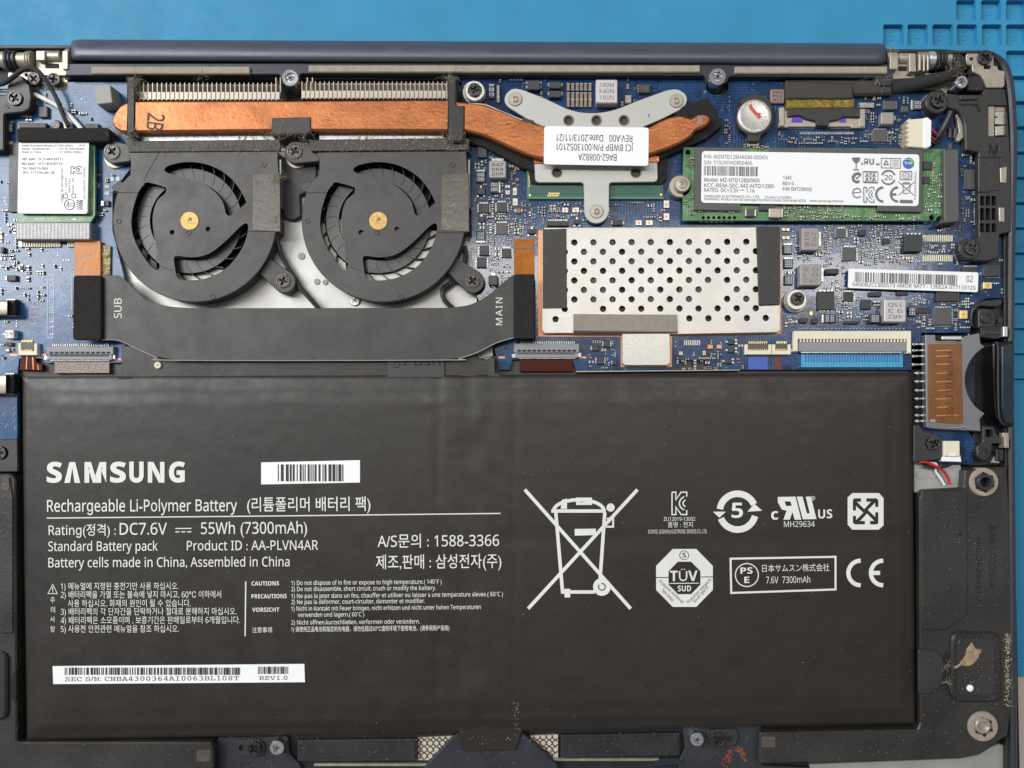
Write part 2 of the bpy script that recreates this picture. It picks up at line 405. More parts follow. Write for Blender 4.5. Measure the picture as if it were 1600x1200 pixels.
def text(m, txt, x, y, width, cap, z, ang=0, bold=0.0, mi=0, res=2, mirror=False, spacing=1.0, vfit=False, mono=False, extra=0):
    """x, y: left end of the baseline in the photograph; width: extent along the baseline; cap: capital height; ang: degrees clockwise"""
    vs, fs = glyphs(sans(txt, bold > .012, mono), extra if bold > .012 else bold, res, spacing)
    if m.flat: m.lift += .012; z += m.lift
    if not vs: return
    x0, x1 = min(v[0] for v in vs), max(v[0] for v in vs)
    kx = width/max(1e-6, x1-x0) if width else cap/.727
    ky = cap/.727; y0 = 0
    if vfit:
        y0 = min(v[1] for v in vs); ky = cap/max(1e-6, max(v[1] for v in vs)-y0)
    c, s = math.cos(math.radians(ang)), math.sin(math.radians(ang))
    out = []
    for v in vs:
        a, b = (v[0]-x0)*kx, -(v[1]-y0)*ky
        out.append(m.pt(x+a*c-b*s, y+a*s+b*c, z))
    m.add(out, fs, mi)
def barcode(m, x0, y0, x1, y1, z, ang=0, mi=0, seed=1, unit=1.0):
    r = random.Random(seed); x = x0
    while x < x1-unit:
        wd = unit*r.choice([1, 1, 1, 2, 2, 3]); gap = unit*r.choice([1, 1, 1, 2, 2])
        m.sheet(rot([(x, y0), (min(x+wd, x1), y0), (min(x+wd, x1), y1), (x, y1)], x0, y0, ang), z, mi)
        x += wd+gap
# ------------------------------------------------------------------ table and mat
m = MB(); m.box(-900, -900, 2500, 2100, -75, -58, 0)
o = solo('table_top', m, 'table', None, None); o['kind'] = 'structure'

ZM = -45
cells = []
def cell(x0, y0, x1=None, y1=None): cells.append(rr(x0, y0, x1 or x0+32, y1 or y0+33, 4))
for x in (1494, 1533): cell(x, 0, x+31, 32)
for x in (1380, 1418, 1457, 1495, 1534, 1572): cell(x, 38, x+32, 71)
for i in range(14): cell(1572+i*.4, 79+i*39.4, 1608+i*.4, 112+i*39.4)
for x in (1572, 1611): cell(x, 0, x+31, 32)
mr = root('repair_mat', 800, 600, -58, 'blue silicone repair mat with numbered recessed trays under the open laptop', 'mat')
m = MB(); m.prism(rr(-500, -300, 1760, 1058, 6), -57, ZM, 1.2, holes=cells); part('mat_top', m, 'mat', mr)
m = MB()
for c in cells: m.prism(inset(c, -.6), -57.5, -54.5, 0)
part('tray_floor', m, 'mat', mr)
m = MB(local=False)
def emb(txt, x, y, cap): text(m, txt, x, y, None, cap, -54.2)
m = MB(flat=True)
for t, x, y in (('1', 1502, 24), ('2', 1541, 24), ('3', 1388, 63), ('4', 1426, 63), ('5', 1464, 63), ('6', 1502, 63), ('7', 1541, 63), ('8', 1579, 63), ('16', 1584, 103)):
    text(m, t, x, y, None, 14, -54.0)
for i, t in enumerate(('A', 'B', 'C', 'D', 'E', 'F', 'G', 'H', 'J', 'K', 'L', 'M')): pass
o = part('tray_number', m, 'mat', mr)
sol = o.modifiers.new('thickness', 'SOLIDIFY'); sol.thickness = S*1.0; sol.offset = -1
m = MB(); m.box(1588, 1028, 1700, 1034, ZM-.2, ZM+1.2, .6); m.stroke([(1592, 722), (1600, 716), (1606, 722)], 1.5, ZM+.6); part('moulded_line', m, 'mat', mr)

# ------------------------------------------------------------------ laptop base shell
lb = root('laptop_base', 800, 640, -40, 'dark slate open laptop base seen from below with its bottom cover removed', 'laptop')
m = MB(); m.prism(rnd_poly([(-80, 71, 2), (1500, 76, 30), (1560, 96, 40), (1578, 400, 20), (1582, 1320, 2), (-80, 1320, 2)], 10, 6), -40, -16, 2); part('lid', m, 'slate', lb)
m = MB(); m.prism([(-80, 100), (1510, 100), (1572, 140), (1596, 1320), (-80, 1320)], -14, 0, .5); part('floor', m, 'floor', lb)
# outer rim, right side, with an inner step
outer = [(1478, 80), (1520, 79), (1550, 80), (1566, 86), (1579, 102), (1587, 132), (1590.5, 180), (1591.5, 240), (1588, 400), (1586.5, 600), (1588, 750), (1590, 1000), (1592, 1320)]
inner = [(1582, 1320), (1580, 1000), (1578, 750), (1577, 600), (1577.5, 400), (1580.5, 240), (1579, 175), (1575, 130), (1567, 103), (1558, 90), (1547, 82.6), (1520, 81.8), (1478, 82.5)]
m = MB(); m.prism(smooth_curve(outer, 5)+smooth_curve(inner, 5), -12, 27, 3); part('rim', m, 'slate', lb, smooth=True)
mid = [(1573, 1320), (1572, 800), (1569, 400), (1570, 210), (1560, 140)]
m = MB(); m.prism([(1580, 1320), (1577, 800), (1576, 400), (1577, 205), (1573, 140)][::-1]+mid, -2, 18, 1); part('rim_step', m, 'black', lb)
m = MB(); m.box(-60, 70, 112, 76, -12, 20, 1.5); part('rear_edge', m, 'slate', lb)
m = MB(); m.box(1382, 76.5, 1484, 82, -12, 20, 1.5); part('rear_edge', m, 'slate', lb)
# silver keyboard plate seen between and under the fans, and small bright plates lower right
m = MB(); m.prism(rnd_poly([(168, 212), (745, 212), (745, 470), (770, 560), (775, 566), (690, 566), (200, 566), (175, 470)], 6), .2, 2.5, .5); part('inner_plate', m, 'plate', lb)
m = MB(); m.prism(rnd_poly([(1428, 718), (1500, 716), (1506, 770), (1428, 770)], 3), .2, 8, .8); part('inner_plate', m, 'plate', lb)
for x, y, rr_ in ((1436, 742, 6), (1458, 742, 6)):
    m = MB(); m.lathe(x, y, [(rr_, 7), (rr_, 8.6), (rr_-1, 9), (0, 9)], 14); part('solder_dot', m, 'rubber', lb)
m = MB(); m.prism([(1548, 723), (1554, 713), (1560, 712), (1562, 724)], .2, 12, .8); part('inner_plate', m, 'plate', lb)
m = MB(); m.prism(rnd_poly([(1266, 1194), (1500, 1185), (1530, 1179), (1549, 1167), (1562, 1162, 5), (1571, 1166, 5), (1571, 1194, 6), (1560, 1230), (1266, 1230)], 3), .5, 9, .8); part('palm_rest_plate', m, 'can', lb)

# hinge bar (closed lid's rounded spine)
m = MB()
x0, x1 = 111, 1384
prof = [(98.6, 2), (98.8, 22), (98.2, 26), (96.4, 29), (93, 31.6), (88, 33.2), (82, 33.2), (76, 31), (71, 27), (67.4, 21), (65.6, 12), (65, -2)]
secs = [(x0, .72), (x0+2, .85), (x0+6, .96), (x0+14, 1), (x1-14, 1), (x1-6, .97), (x1-2, .88), (x1, .76)]
vs = []; n = len(prof)
for xx, sc_ in secs:
    dy = (xx-700)*.0048-.6
    for y, z in prof:
        vs.append(W(xx, 81+(y-81)*sc_+dy, 8+(z-8)*sc_))
fs = [(i*n+k, i*n+k+1, (i+1)*n+k+1, (i+1)*n+k) for i in range(len(secs)-1) for k in range(n-1)]+[tuple(range(n)), tuple((len(secs)-1)*n+k for k in range(n))]
m.add(vs, fs); part('hinge_cover', m, 'hinge_bar', lb, smooth=True)

# slate rear bar with lugs, gasket strips on it
bar = [(101, 118), (106, 99), (700, 98), (1394, 100), (1396, 120), (1393, 134, 4), (1372, 134, 5), (1368, 121), (1140, 119), (1136, 130), (1106, 130), (1100, 118), (470, 115), (466, 126), (440, 126), (436, 116)]
m = MB(); m.prism(rnd_poly(bar, 2), 12, 24, 1.2, holes=[circ(453, 121, 8.6), circ(1121.5, 121, 8.6)]); part('rear_bar', m, 'slate', lb, smooth=True)
m = MB(); m.box(101, 116, 1392, 124, 2, 13, .5); part('rear_lip', m, 'floor', lb)
for a, b_, y0, y1 in ((142, 390, 103.5, 115), (482, 1094, 101.5, 112.5), (1148, 1387, 103.5, 114.5)):
    m = MB(); m.prism(rr(a, y0, b_, y1, 2), 23.8, 28, 1.2); part('gasket_strip', m, 'gasket', lb)
for a in (700, 1190):
    m = MB(); m.box(a-(0 if a > 1000 else -10), 118.5, a+(180 if a > 1000 else 390), 121.5, 10, 16, .5); part('rear_rib', m, 'slate', lb)
for i in range(7):
    m = MB(); m.box(240+i*52, 120.5, 282+i*52, 123, 10, 14.5, .5); part('vent_louvre', m, 'floor', lb)
def standoff(x, y, r, z1, ri=None, h0=0, mats='shiny', name='standoff'):
    ri = ri or r*.62
    m = MB(); m.lathe(x, y, [(r*.95, h0), (r, z1-1.2), (r-1, z1), (ri+.4, z1), (ri, z1-.6), (ri-.6, z1-3.5), (ri*.35, z1-3.2), (ri*.3, z1-6), (0, z1-6)], 22)
    o_ = part(name, m, mats, lb, smooth=True)
    if name == 'standoff':
        st = [(x+(ri*.86 if i % 2 else ri*.6)*math.cos(i*math.pi/6), y+(ri*.86 if i % 2 else ri*.6)*math.sin(i*math.pi/6)) for i in range(12)]
        m = MB(); m.prism(st, z1-6, z1-1.6, .3); m.lathe(x, y, [(ri*.3, z1-1.6), (ri*.26, z1-.6), (0, z1-.6)], 10, mi=1); part('star_drive', m, ['sd', 'hole'], o_)
    return o_
standoff(453, 121, 13, 34, 7); standoff(1121.5, 119, 13, 34, 7); standoff(1503, 127.5, 9.5, 34, 5.5)
standoff(432, 1169, 11, 26, 6); standoff(1089.5, 1156, 10.5, 26, 6)
standoff(246, 570.5, 6, 23, .8, mats='nickel', name='alignment_pin')

# hinges
def hinge(pieces, rings, plate, holes, scs):
    m = MB(); m.prism(rnd_poly(plate, 3), 6, 12, .8, holes=holes); pl = part('hinge_plate', m, 'nickel', lb)
    for a, b_, yc, r, mt in rings:
        m = MB(); c = 20; vs = []
        for xx in (a, a+.8, b_-.8, b_):
            q = r if a < xx < b_ else r-.8
            p = W(xx, yc, 14)
            vs += [(p[0], p[1]+q*math.cos(2*math.pi*k/c), 14+q*math.sin(2*math.pi*k/c)) for k in range(c)]
        fs = [(i*c+k, i*c+(k+1) % c, (i+1)*c+(k+1) % c, (i+1)*c+k) for i in range(3) for k in range(c)]+[tuple(range(c)), tuple(3*c+k for k in range(c))]
        m.add(vs, fs); part('hinge_barrel', m, mt, lb, smooth=True)
    for q in pieces:
        m = MB(); m.prism(rnd_poly(q[0], 1.5), 10, q[1], .8); part('hinge_bracket', m, q[2], lb)
hinge([([(56, 84), (106, 84), (106, 118), (56, 118)], 17, 'nickel'), ([(56, 79), (70, 79), (70, 94), (56, 94)], 26, 'nickel'), ([(97, 79), (106, 79), (106, 108), (97, 108)], 26, 'nickel'), ([(70, 99), (92, 99), (92, 106.5), (70, 106.5)], 17.8, 'hole'), ([(-30, 80), (8, 80), (8, 104), (-30, 104)], 10, 'slate')],
      [(6, 15, 96, 14, 'nickel'), (15, 20, 96, 16, 'black'), (20.8, 25, 96, 15.5, 'black'), (26, 32, 96, 15, 'black'), (32, 46, 96, 12.5, 'nickel'), (46, 49, 97, 15, 'nickel'), (50, 53, 97, 15.5, 'nickel'), (53.5, 56, 97, 15, 'nickel'), (70, 98, 90, 9.5, 'nickel'), (106, 113, 86, 9, 'nickel')],
      [(12, 112), (104, 112), (107, 138), (104, 142), (50, 142), (44, 128), (12, 122)], [circ(71, 136, 4, 12), circ(41, 117, 3, 10)], None)
hinge([([(1390, 84), (1428, 84), (1430, 122), (1393, 124)], 16, 'nickel'), ([(1391, 82), (1403, 82), (1403, 108), (1391, 108)], 27, 'nickel'), ([(1421, 83), (1431, 83), (1432, 112), (1421, 112)], 27, 'nickel'), ([(1404, 103), (1424, 103), (1424, 110.5), (1404, 110.5)], 17, 'hole'), ([(1430, 92), (1440, 92), (1440, 116), (1430, 116)], 16, 'nickel'),
       ([(1436, 84), (1440, 84), (1440, 110), (1436, 110)], 30, 'nickel'), ([(1443, 84), (1446, 84), (1446, 111), (1443, 111)], 30, 'nickel'), ([(1449, 85), (1452, 85), (1452, 110), (1449, 110)], 29, 'nickel')],
      [(1384, 1391, 91, 9, 'nickel'), (1403, 1421, 93, 9, 'nickel'), (1431, 1448, 95, 12, 'nickel'), (1448, 1458, 95, 13, 'steel'), (1458, 1463, 95, 15.5, 'black'), (1464, 1468, 95, 15.5, 'black'), (1469, 1474, 95, 15, 'black'), (1474, 1483, 94, 12, 'nickel')],
      [(1393, 112), (1436, 112), (1470, 116), (1488, 128), (1478, 148), (1400, 146), (1394, 130)], [circ(1440, 140, 4, 12)], None)
# dark well behind the right hinge, silver corner plate
m = MB(); m.prism(rnd_poly([(1484, 82), (1512, 82), (1512, 140), (1484, 140)], 3), 1, 6, .8); part('corner_well', m, 'hole', lb)
cp = [(1510, 84), (1513, 81), (1549, 82), (1553, 88), (1553, 102), (1559, 103), (1560, 109), (1570, 111), (1570, 134), (1567, 137), (1543, 137), (1538, 126), (1533, 118), (1520, 112), (1519, 102), (1510, 101)]
m = MB(); m.prism(rnd_poly(cp, 2), 12, 25, .8, holes=[circ(1518, 92, 3, 12), rr(1537, 102, 1548, 108, 1)]); part('corner_plate', m, 'nickel', lb)
m = MB(); m.prism(rnd_poly([(1549, 84), (1561, 86), (1562, 104), (1553, 102)], 2), 8, 20, 1); part('corner_block', m, 'slate', lb)
m = MB(); m.prism(rnd_poly([(1512, 118), (1530, 118), (1538, 132), (1538, 142), (1512, 142)], 4), 4, 24, 1.5); part('corner_boss', m, 'black', lb)

# ------------------------------------------------------------------ lower edge of the shell
m = MB(); m.prism(rnd_poly([(340, 1152), (450, 1150), (452, 1178), (470, 1196), (470, 1260), (330, 1260)], 4), -2, 8, 1); part('front_plate', m, 'slate', lb)
m = MB(); m.prism(rnd_poly([(370, 1156), (404, 1155), (414, 1164), (412, 1180), (398, 1184), (376, 1182), (368, 1172)], 5), 7, 12, 1.2, holes=[circ(378, 1168, 5, 14)]); part('screw_seat', m, 'plastic', lb)
m = MB(); m.prism(rnd_poly([(1066, 1136), (1190, 1132), (1190, 1196), (1280, 1200), (1280, 1260), (1060, 1260), (1060, 1190), (1070, 1170)], 4), -2, 8, 1); part('front_plate', m, 'slate', lb)
m = MB(); m.prism(rnd_poly([(1104, 1140), (1152, 1138), (1155, 1155), (1148, 1166), (1112, 1168), (1105, 1156)], 6), 7, 12, 1.2, holes=[circ(1141, 1154, 5, 14)]); part('screw_seat', m, 'plastic', lb)
for (a, c, y0, y1, sl) in ((464, 652, 1157, 1190, -2), (876, 1062, 1149, 1183, -3)):
    q = [(a, y0), (c, y0+sl), (c, y1+sl), (a, y1)]
    m = MB(); m.prism(rnd_poly(q, 2), 2, 11, 1.4); b_ = part('front_pad', m, 'plastic', lb)
    m = MB(); qi = inset(q, 3); m.prism(rnd_poly(qi, 2), 10, 12.5, .8); part('pad_insert', m, 'black', b_)
for a, c, y in ((490, 705, 1194), (850, 1030, 1186)):
    m = MB(); m.box(a, y, c, y+4, 2, 9, 1.5); part('front_ridge', m, 'nickel', lb)
m = MB(); m.prism(rnd_poly([(1018, 1187), (1068, 1184), (1072, 1195), (1022, 1199)], 2), 1, 9, 1.5); part('front_block', m, 'deepblue', lb)
m = MB(); m.prism(rnd_poly([(714, 1146), (814, 1142), (872, 1196), (872, 1260), (660, 1260), (662, 1200)], 2), 2, 16, 1.5); tp = part('trackpad_bracket', m, 'slate', lb)
for poly, xs in (([(653, 1153), (710, 1150), (672, 1188), (653, 1188)], (653, 710)), ([(820, 1150), (872, 1148), (872, 1184), (852, 1184)], (820, 872))):
    m = MB(); m.prism(poly, .5, 4, .3); gp = part('mesh_panel', m, 'mesh', lb)
    m = MB()
    X0, X1 = min(p[0] for p in poly), max(p[0] for p in poly)
    inside = lambda x, y: in_poly(x, y, poly)
    for d in range(-6, 14):
        for s_ in (1, -1):
            run = []
            for t in range(0, 47):
                y = 1146+t; ph = (t % 10)/10
                x = (X0+d*9.5 + s_*(t*.95+1.4*math.sin(2*math.pi*ph)))
                if inside(x, y): run.append((x, y, 4.4))
                else:
                    if len(run) > 3: m.tube(run[::3], .8, 5, sub=0)
                    run = []
            if len(run) > 3: m.tube(run[::3], .8, 5, sub=0)
    part('wire_lattice', m, 'spk', gp)
m = MB(flat=True); text(m, 'PC', 376, 1199, 20, 9, 8.6); part('moulded_mark', m, 'floor', lb)
m = MB(flat=True)
r5 = random.Random(5)
for i in range(60):
    a = r5.uniform(2.6, 6.6); rad = r5.uniform(10, 17)
    m.sheet(circ(1150+rad*math.cos(a)*.9, 1184+rad*math.sin(a), r5.uniform(.8, 2.4), 6, r5.random()*3), 8.3+r5.random()*.2)
for i in range(16): m.sheet(circ(1128+r5.uniform(0, 8), 1178+r5.uniform(0, 20), r5.uniform(.8, 2), 6), 8.6+r5.random()*.1)
part('glue_residue', m, 'rust', lb)
# ------------------------------------------------------------------ circuit boards
ZB = 12
main = root('main_board', 1150, 350, 6, 'dark blue main circuit board under the solid state drive and the perforated shield', 'circuit board')
bp = [(722, 122), (1104, 122), (1104, 140), (1112, 148, 6), (1130, 148, 6), (1138, 140), (1138, 122), (1400, 140), (1470, 140), (1512, 170), (1520, 250), (1545, 330), (1562, 360), (1571, 380), (1571, 466),
      (1540, 466, 8), (1517, 480, 8), (1516, 520), (1440, 520), (1440, 578), (1105, 578), (1103, 563), (1062, 563), (1060, 578), (900, 579), (895, 564), (880, 562), (800, 562), (797, 578), (779, 578), (775, 556), (760, 500), (742, 455), (735, 380), (722, 260)]
m = MB(); m.prism(rnd_poly(bp, 2), 6, ZB, .4); part('board', m, 'pcb', main)
m = MB(); m.prism(rnd_poly([(1440, 664), (1510, 664), (1512, 672), (1524, 690), (1520, 726), (1440, 726)], 3), 6, ZB, .4); part('board_tab', m, 'pcb', main)
sub = root('sub_board', 90, 350, 6, 'blue circuit board with painted-in glare around the wireless card', 'circuit board')
bp2 = [(-40, 128), (200, 128), (222, 240), (176, 300), (176, 360), (196, 440), (196, 566), (186, 567), (150, 567), (70, 567), (66, 560), (30, 560), (27, 590), (27, 687), (-40, 687)]
m = MB(); m.prism(rnd_poly(bp2, 3), 6, ZB, .4); part('board', m, 'pcb_glare', sub)
m = MB(); m.prism(rnd_poly([(28, 560), (196, 566), (196, 590), (28, 590)], 2), 1, 6, .4); part('frame_strip', m, 'ribbon', lb)
m = MB(); m.prism(rnd_poly([(768, 556), (1440, 572), (1440, 590), (768, 590)], 2), 1, 6, .4); part('frame_strip', m, 'ribbon', lb)
m = MB(); m.prism([(900, 579.5), (1156, 577.5), (1156, 579), (900, 581.5)], 6, 16, .3); part('frame_edge', m, 'nickel', lb)

occ = []   # rectangles the small components keep clear of
def chip(x0, y0, x1, y1, h=5, pins='', mt='chip', bd=None, name='chip', np_=None, r=.6, marks=None, pm='tin', tilt=0):
    bd = bd or main
    occ.append((x0-2, y0-2, x1+2, y1+2))
    m = MB()
    poly = rr(x0, y0, x1, y1, r, 2)
    if tilt: poly = rot(poly, (x0+x1)/2, (y0+y1)/2, tilt)
    m.prism(poly, ZB, ZB+h, min(1, h*.25))
    L = 2.2
    def row(ax0, ax1, c, vert, sgn, n):
        for i in range(n):
            p = ax0+(i+.5)*(ax1-ax0)/n; hw = (ax1-ax0)/n*.28
            a, b_ = sorted((c-.3*sgn, c+L*sgn))
            if vert: m.box(a, p-hw, b_, p+hw, ZB, ZB+1.6, 0, mi=1)
            else: m.box(p-hw, a, p+hw, b_, ZB, ZB+1.6, 0, mi=1)
    nx = np_ or max(3, int((x1-x0)/2.6)); ny = np_ or max(3, int((y1-y0)/2.6))
    if 't' in pins: row(x0+1, x1-1, y0, False, -1, nx)
    if 'b' in pins: row(x0+1, x1-1, y1, False, 1, nx)
    if 'l' in pins: row(y0+1, y1-1, x0, True, -1, ny)
    if 'r' in pins: row(y0+1, y1-1, x1, True, 1, ny)
    o = part(name, m, [mt, pm], bd)
    if marks:
        m = MB(flat=True)
        for t, x, y, wd, cap in marks: text(m, t, x, y, wd, cap, ZB+h+.25, ang=marks[0][5] if len(marks[0]) > 5 else 0)
        part('marking', m, 'inkgrey', o)
    return o
def ind(x0, y0, x1, y1, h=14, mt='induct', lines=(), ang=0, bd=None, ends='lr', ink='ink'):
    bd = bd or main
    occ.append((x0-3, y0-3, x1+3, y1+3))
    m = MB(); m.prism(rr(x0, y0, x1, y1, 2.5, 3), ZB+1, ZB+h, 1.2)
    if 'l' in ends: m.box(x0-3, y0+6, x0+1, y1-6, ZB, ZB+3, .3, mi=1); m.box(x1-1, y0+6, x1+3, y1-6, ZB, ZB+3, .3, mi=1)
    if 't' in ends: m.box(x0+4, y0-4, x1-4, y0+1, ZB, ZB+4, .3, mi=1); m.box(x0+4, y1-1, x1-4, y1+3, ZB, ZB+4, .3, mi=1)
    o = part('inductor', m, [mt, 'tin'], bd)
    if lines:
        m = MB(flat=True); n = len(lines); cx, cy = (x0+x1)/2, (y0+y1)/2
        pitch = ((y1-y0) if ang in (0, 180) else (x1-x0))*.8/n; wd = ((x1-x0) if ang in (0, 180) else (y1-y0))*.66
        for i, t in enumerate(lines):
            dx, dy = -wd/2, (i-(n-1)/2)*pitch+pitch*.32
            c, s = math.cos(math.radians(ang)), math.sin(math.radians(ang))
            text(m, t, cx+dx*c-dy*s, cy+dx*s+dy*c, wd, pitch*.66, ZB+h+.25, ang)
        part('marking', m, ink, o)
    return o
def res(x0, y0, x1, y1, bd=None, h=4, band='t', mt='chip'):
    """dark chip resistor with a metal band on the named sides"""
    bd = bd or main
    occ.append((x0-1, y0-1, x1+1, y1+1)); m = MB(); m.box(x0, y0, x1, y1, ZB, ZB+h, .5)
    if 't' in band: m.box(x0, y0-3, x1, y0, ZB, ZB+h*.8, .3, mi=1)
    if 'b' in band: m.box(x0, y1, x1, y1+3, ZB, ZB+h*.8, .3, mi=1)
    if 'l' in band: m.box(x0-3, y0, x0, y1, ZB, ZB+h*.8, .3, mi=1)
    if 'r' in band: m.box(x1, y0, x1+3, y1, ZB, ZB+h*.8, .3, mi=1)
    for k in range(2):
        cx = x0+(x1-x0)*(.3+.4*k)
        for j in range(2):
            cy = y0+(y1-y0)*(.3+.4*j)
            m.stroke([(cx-1.8, cy-1.8), (cx+1.8, cy-1.8), (cx+1.8, cy+1.8), (cx-1.8, cy+1.8)], .8, ZB+h+.2, closed=True, mi=2)
    return part('power_resistor', m, [mt, 'tin', 'silk'], bd)
def pad(x0, y0, x1, y1, bd=None, h=2.5, mt='gold', dot=True):
    bd = bd or main
    occ.append((x0-1, y0-1, x1+1, y1+1)); m = MB(); m.box(x0, y0, x1, y1, ZB, ZB+h, .4)
    if dot: m.lathe((x0+x1)/2, (y0+y1)/2, [(2, ZB+h), (2, ZB+h+.5), (0, ZB+h+.5)], 8, mi=1)
    return part('contact_pad', m, [mt, 'pad'], bd)
def sot(x0, y0, x1, y1, bd=None, v=True):
    bd = bd or main
    occ.append((x0-3, y0-3, x1+3, y1+3)); m = MB(); m.box(x0, y0, x1, y1, ZB, ZB+5, .8); mx, my = (x0+x1)/2, (y0+y1)/2
    if v:
        for q in ((mx-1.5, y0-4, mx+1.5, y0), (x0, y1, x0+3, y1+4), (x1-3, y1, x1, y1+4)): m.box(*q, ZB, ZB+2, .2, mi=1)
    else:
        for q in ((x0-4, my-1.5, x0, my+1.5), (x1, y0, x1+4, y0+3), (x1, y1-3, x1+4, y1)): m.box(*q, ZB, ZB+2, .2, mi=1)
    return part('transistor', m, ['chip', 'tin'], bd)

# main board, left column beside the second fan
chip(746, 226, 761, 246, 5); ind(764, 251, 791, 278, 14, lines=('R47', '0R4', '20R'), ends='t'); res(744, 268, 758, 285); res(766, 283, 779, 301, band='r'); sot(745, 294, 758, 304)
chip(748, 318, 764, 333, 4, 'lrtb'); chip(776, 316, 792, 332, 4, 'lrtb'); chip(775, 348, 793, 367, 4, 'lrtb', mt='conn_dark'); sot(748, 339, 757, 347)
res(744, 361, 758, 376, band='b'); chip(749, 384, 764, 399, 4, 'lr'); chip(784, 388, 799, 403, 4, 'lrtb'); chip(745, 402, 760, 418, 4, 'lr'); sot(824, 358, 838, 365)
chip(855, 345, 888, 353, 9, 't'); ind(763, 430, 778, 446, 10, mt='chip', lines=('153', '11N'), ends='t', ink='inkgrey')
for q in ((878, 324, 888, 332), (894, 324, 905, 332), (801, 293, 808, 305), (801, 310, 809, 321), (993, 344, 1003, 352), (1009, 344, 1020, 352), (1037, 313, 1046, 325), (1037, 333, 1046, 344), (789, 289, 797, 294), (790, 297, 797, 304)): pad(*q, mt='tin')
sot(896, 343, 907, 350); chip(957, 344, 973, 352, 4, 'lr', np_=2); chip(806, 325, 814, 333, 4, 'lr', mt='capbody', np_=1)
# top row
chip(824, 125, 844, 140, 8, 'lr', np_=2); chip(858, 127, 877, 138, 8, 'lr', np_=1); chip(858, 141, 877, 152, 8, 'lr', np_=1)
m = MB()
for i, cx in enumerate((888, 895, 902, 908.5, 915, 922)):
    for cy, hh in ((135.5, 4.5), (150, 4.5), (161, 4.5)):
        m.box(cx-2.3, cy-hh, cx+2.3, cy+hh, ZB, ZB+4, .6); m.box(cx-2.5, cy-hh-1.6, cx+2.5, cy-hh+.6, ZB, ZB+4.3, .4, mi=1)
        m.box(cx-2.5, cy+hh-.6, cx+2.5, cy+hh+1.2, ZB, ZB+4.3, .4, mi=1)
occ.append((884, 126, 926, 168)); part('capacitor_bank', m, ['capbody', 'tin'], main, kind='stuff')
ind(931, 124, 965, 161, 16, 'inductpale', ('1R0M', 'F40N', '1R0N'), ends='', ink='inkgrey'); chip(977, 148, 987, 161, 6, mt='induct'); chip(998, 131, 1016, 145, 6, 'lb', np_=3, marks=[('13E', 1002, 141, 12, 7)])
res(764, 134, 772, 153, mt='conn_dark'); chip(776, 132, 781, 160, 5, mt='tin')
ind(1204, 139, 1226, 161, 5, 'inductpink', ('SRN', 'P02', '412'), ends='')
chip(1382, 157, 1399, 171, 5, 'lr', mt='conn_dark'); chip(1409, 165, 1420, 175, 5, 'b', mt='conn_dark'); res(1427, 156, 1441, 171, band='l'); ind(1377, 175, 1397, 194, 12, ends='l'); chip(1364, 203, 1386, 222, 4, 'lrtb', mt='conn_dark')
pad(1343, 160, 1366, 168, h=4, mt='tin')
# right of the shield
ind(1253, 356, 1280, 391, 15, ends='l', lines=('2R2', '018'), ang=90, ink='inkgrey'); ind(1250, 413, 1284, 446, 15, lines=('2R2', '0 1', '0 S'), ang=180, ends='l', ink='inkgrey'); res(1224, 383, 1238, 397, band='t'); res(1225, 405, 1239, 419, band='t'); res(1226, 430, 1239, 445, band='')
pad(1222, 356, 1234, 361, mt='tin', h=3); pad(1222, 369, 1234, 374, mt='tin', h=3)
chip(1291, 420, 1311, 428, 8); chip(1278, 455, 1304, 484, 5, 'tb', np_=4); chip(1318, 456, 1334, 471, 4, 'lrtb'); chip(1347, 468, 1362, 483, 5); res(1287, 491, 1306, 504, band='l'); res(1360, 491, 1375, 504, h=9, band='')
chip(1307, 357, 1322, 372, 4, 'lrtb', mt='conn_dark'); chip(1343, 359, 1353, 368, 5); chip(1381, 372, 1391, 381, 5, 'tb', np_=3); chip(1317, 386, 1338, 408, 4, 'lrtb', mt='conn_dark')
chip(1414, 366, 1441, 393, 9, 'tb', np_=4); chip(1505, 417, 1528, 427, 5, 't'); chip(1539, 412, 1564, 432, 5, 'lb'); pad(1537, 441, 1550, 451, h=4); chip(1464, 456, 1500, 471, 6, 'b'); chip(1359, 456, 1378, 463, 5); chip(1402, 455, 1420, 461, 4)
ind(1382, 468, 1416, 503, 16, 'inductpale', ('4R2', '9 3', '15D'), ang=180, ends='', ink='inkgrey'); chip(1434, 481, 1452, 490, 5, 'lb', np_=4); chip(1459, 481, 1487, 508, 5, 'lrtb', mt='conn_dark'); pad(1500, 485, 1512, 498, h=4); res(1420, 479, 1431, 494, band='', mt='chip')
for yy in (367, 398):
    for i in range(16):
        m = MB() if i == 0 else m
        m.box(1442+i*3, yy, 1443.7+i*3, yy+10.5, ZB, ZB+.8, .2)
    occ.append((1440, yy-1, 1492, yy+12)); part('gold_fingers', m, 'ivorygold', main)
chip(1509, 264, 1524, 296, 4, 'l', mt='conn_dark'); 
m = MB()
for i in range(9): m.box(1069+i*2.9, 531.5, 1070.7+i*2.9, 539.5, ZB, ZB+1.2, .2)
occ.append((1066, 529, 1097, 542)); part('gold_fingers', m, 'tin', main)
pad(1106, 538.5, 1114, 545, mt='pad'); pad(1120, 538.5, 1128, 545, mt='pad'); pad(1061, 549, 1067, 555, mt='tin', h=2); pad(1098, 548, 1103, 555, mt='tin', h=2)
for x, y in ((1138, 530), (1138, 543), (1133, 560)): sot(x, y, x+10, y+8, v=False)
chip(943, 532, 953, 542, 4, 'lr', np_=3); chip(925, 540, 936, 548, 4, 'l', np_=3); chip(932, 557, 944, 569, 4, 'lr', np_=4); chip(957, 562, 964, 570, 4, 'l', np_=2)
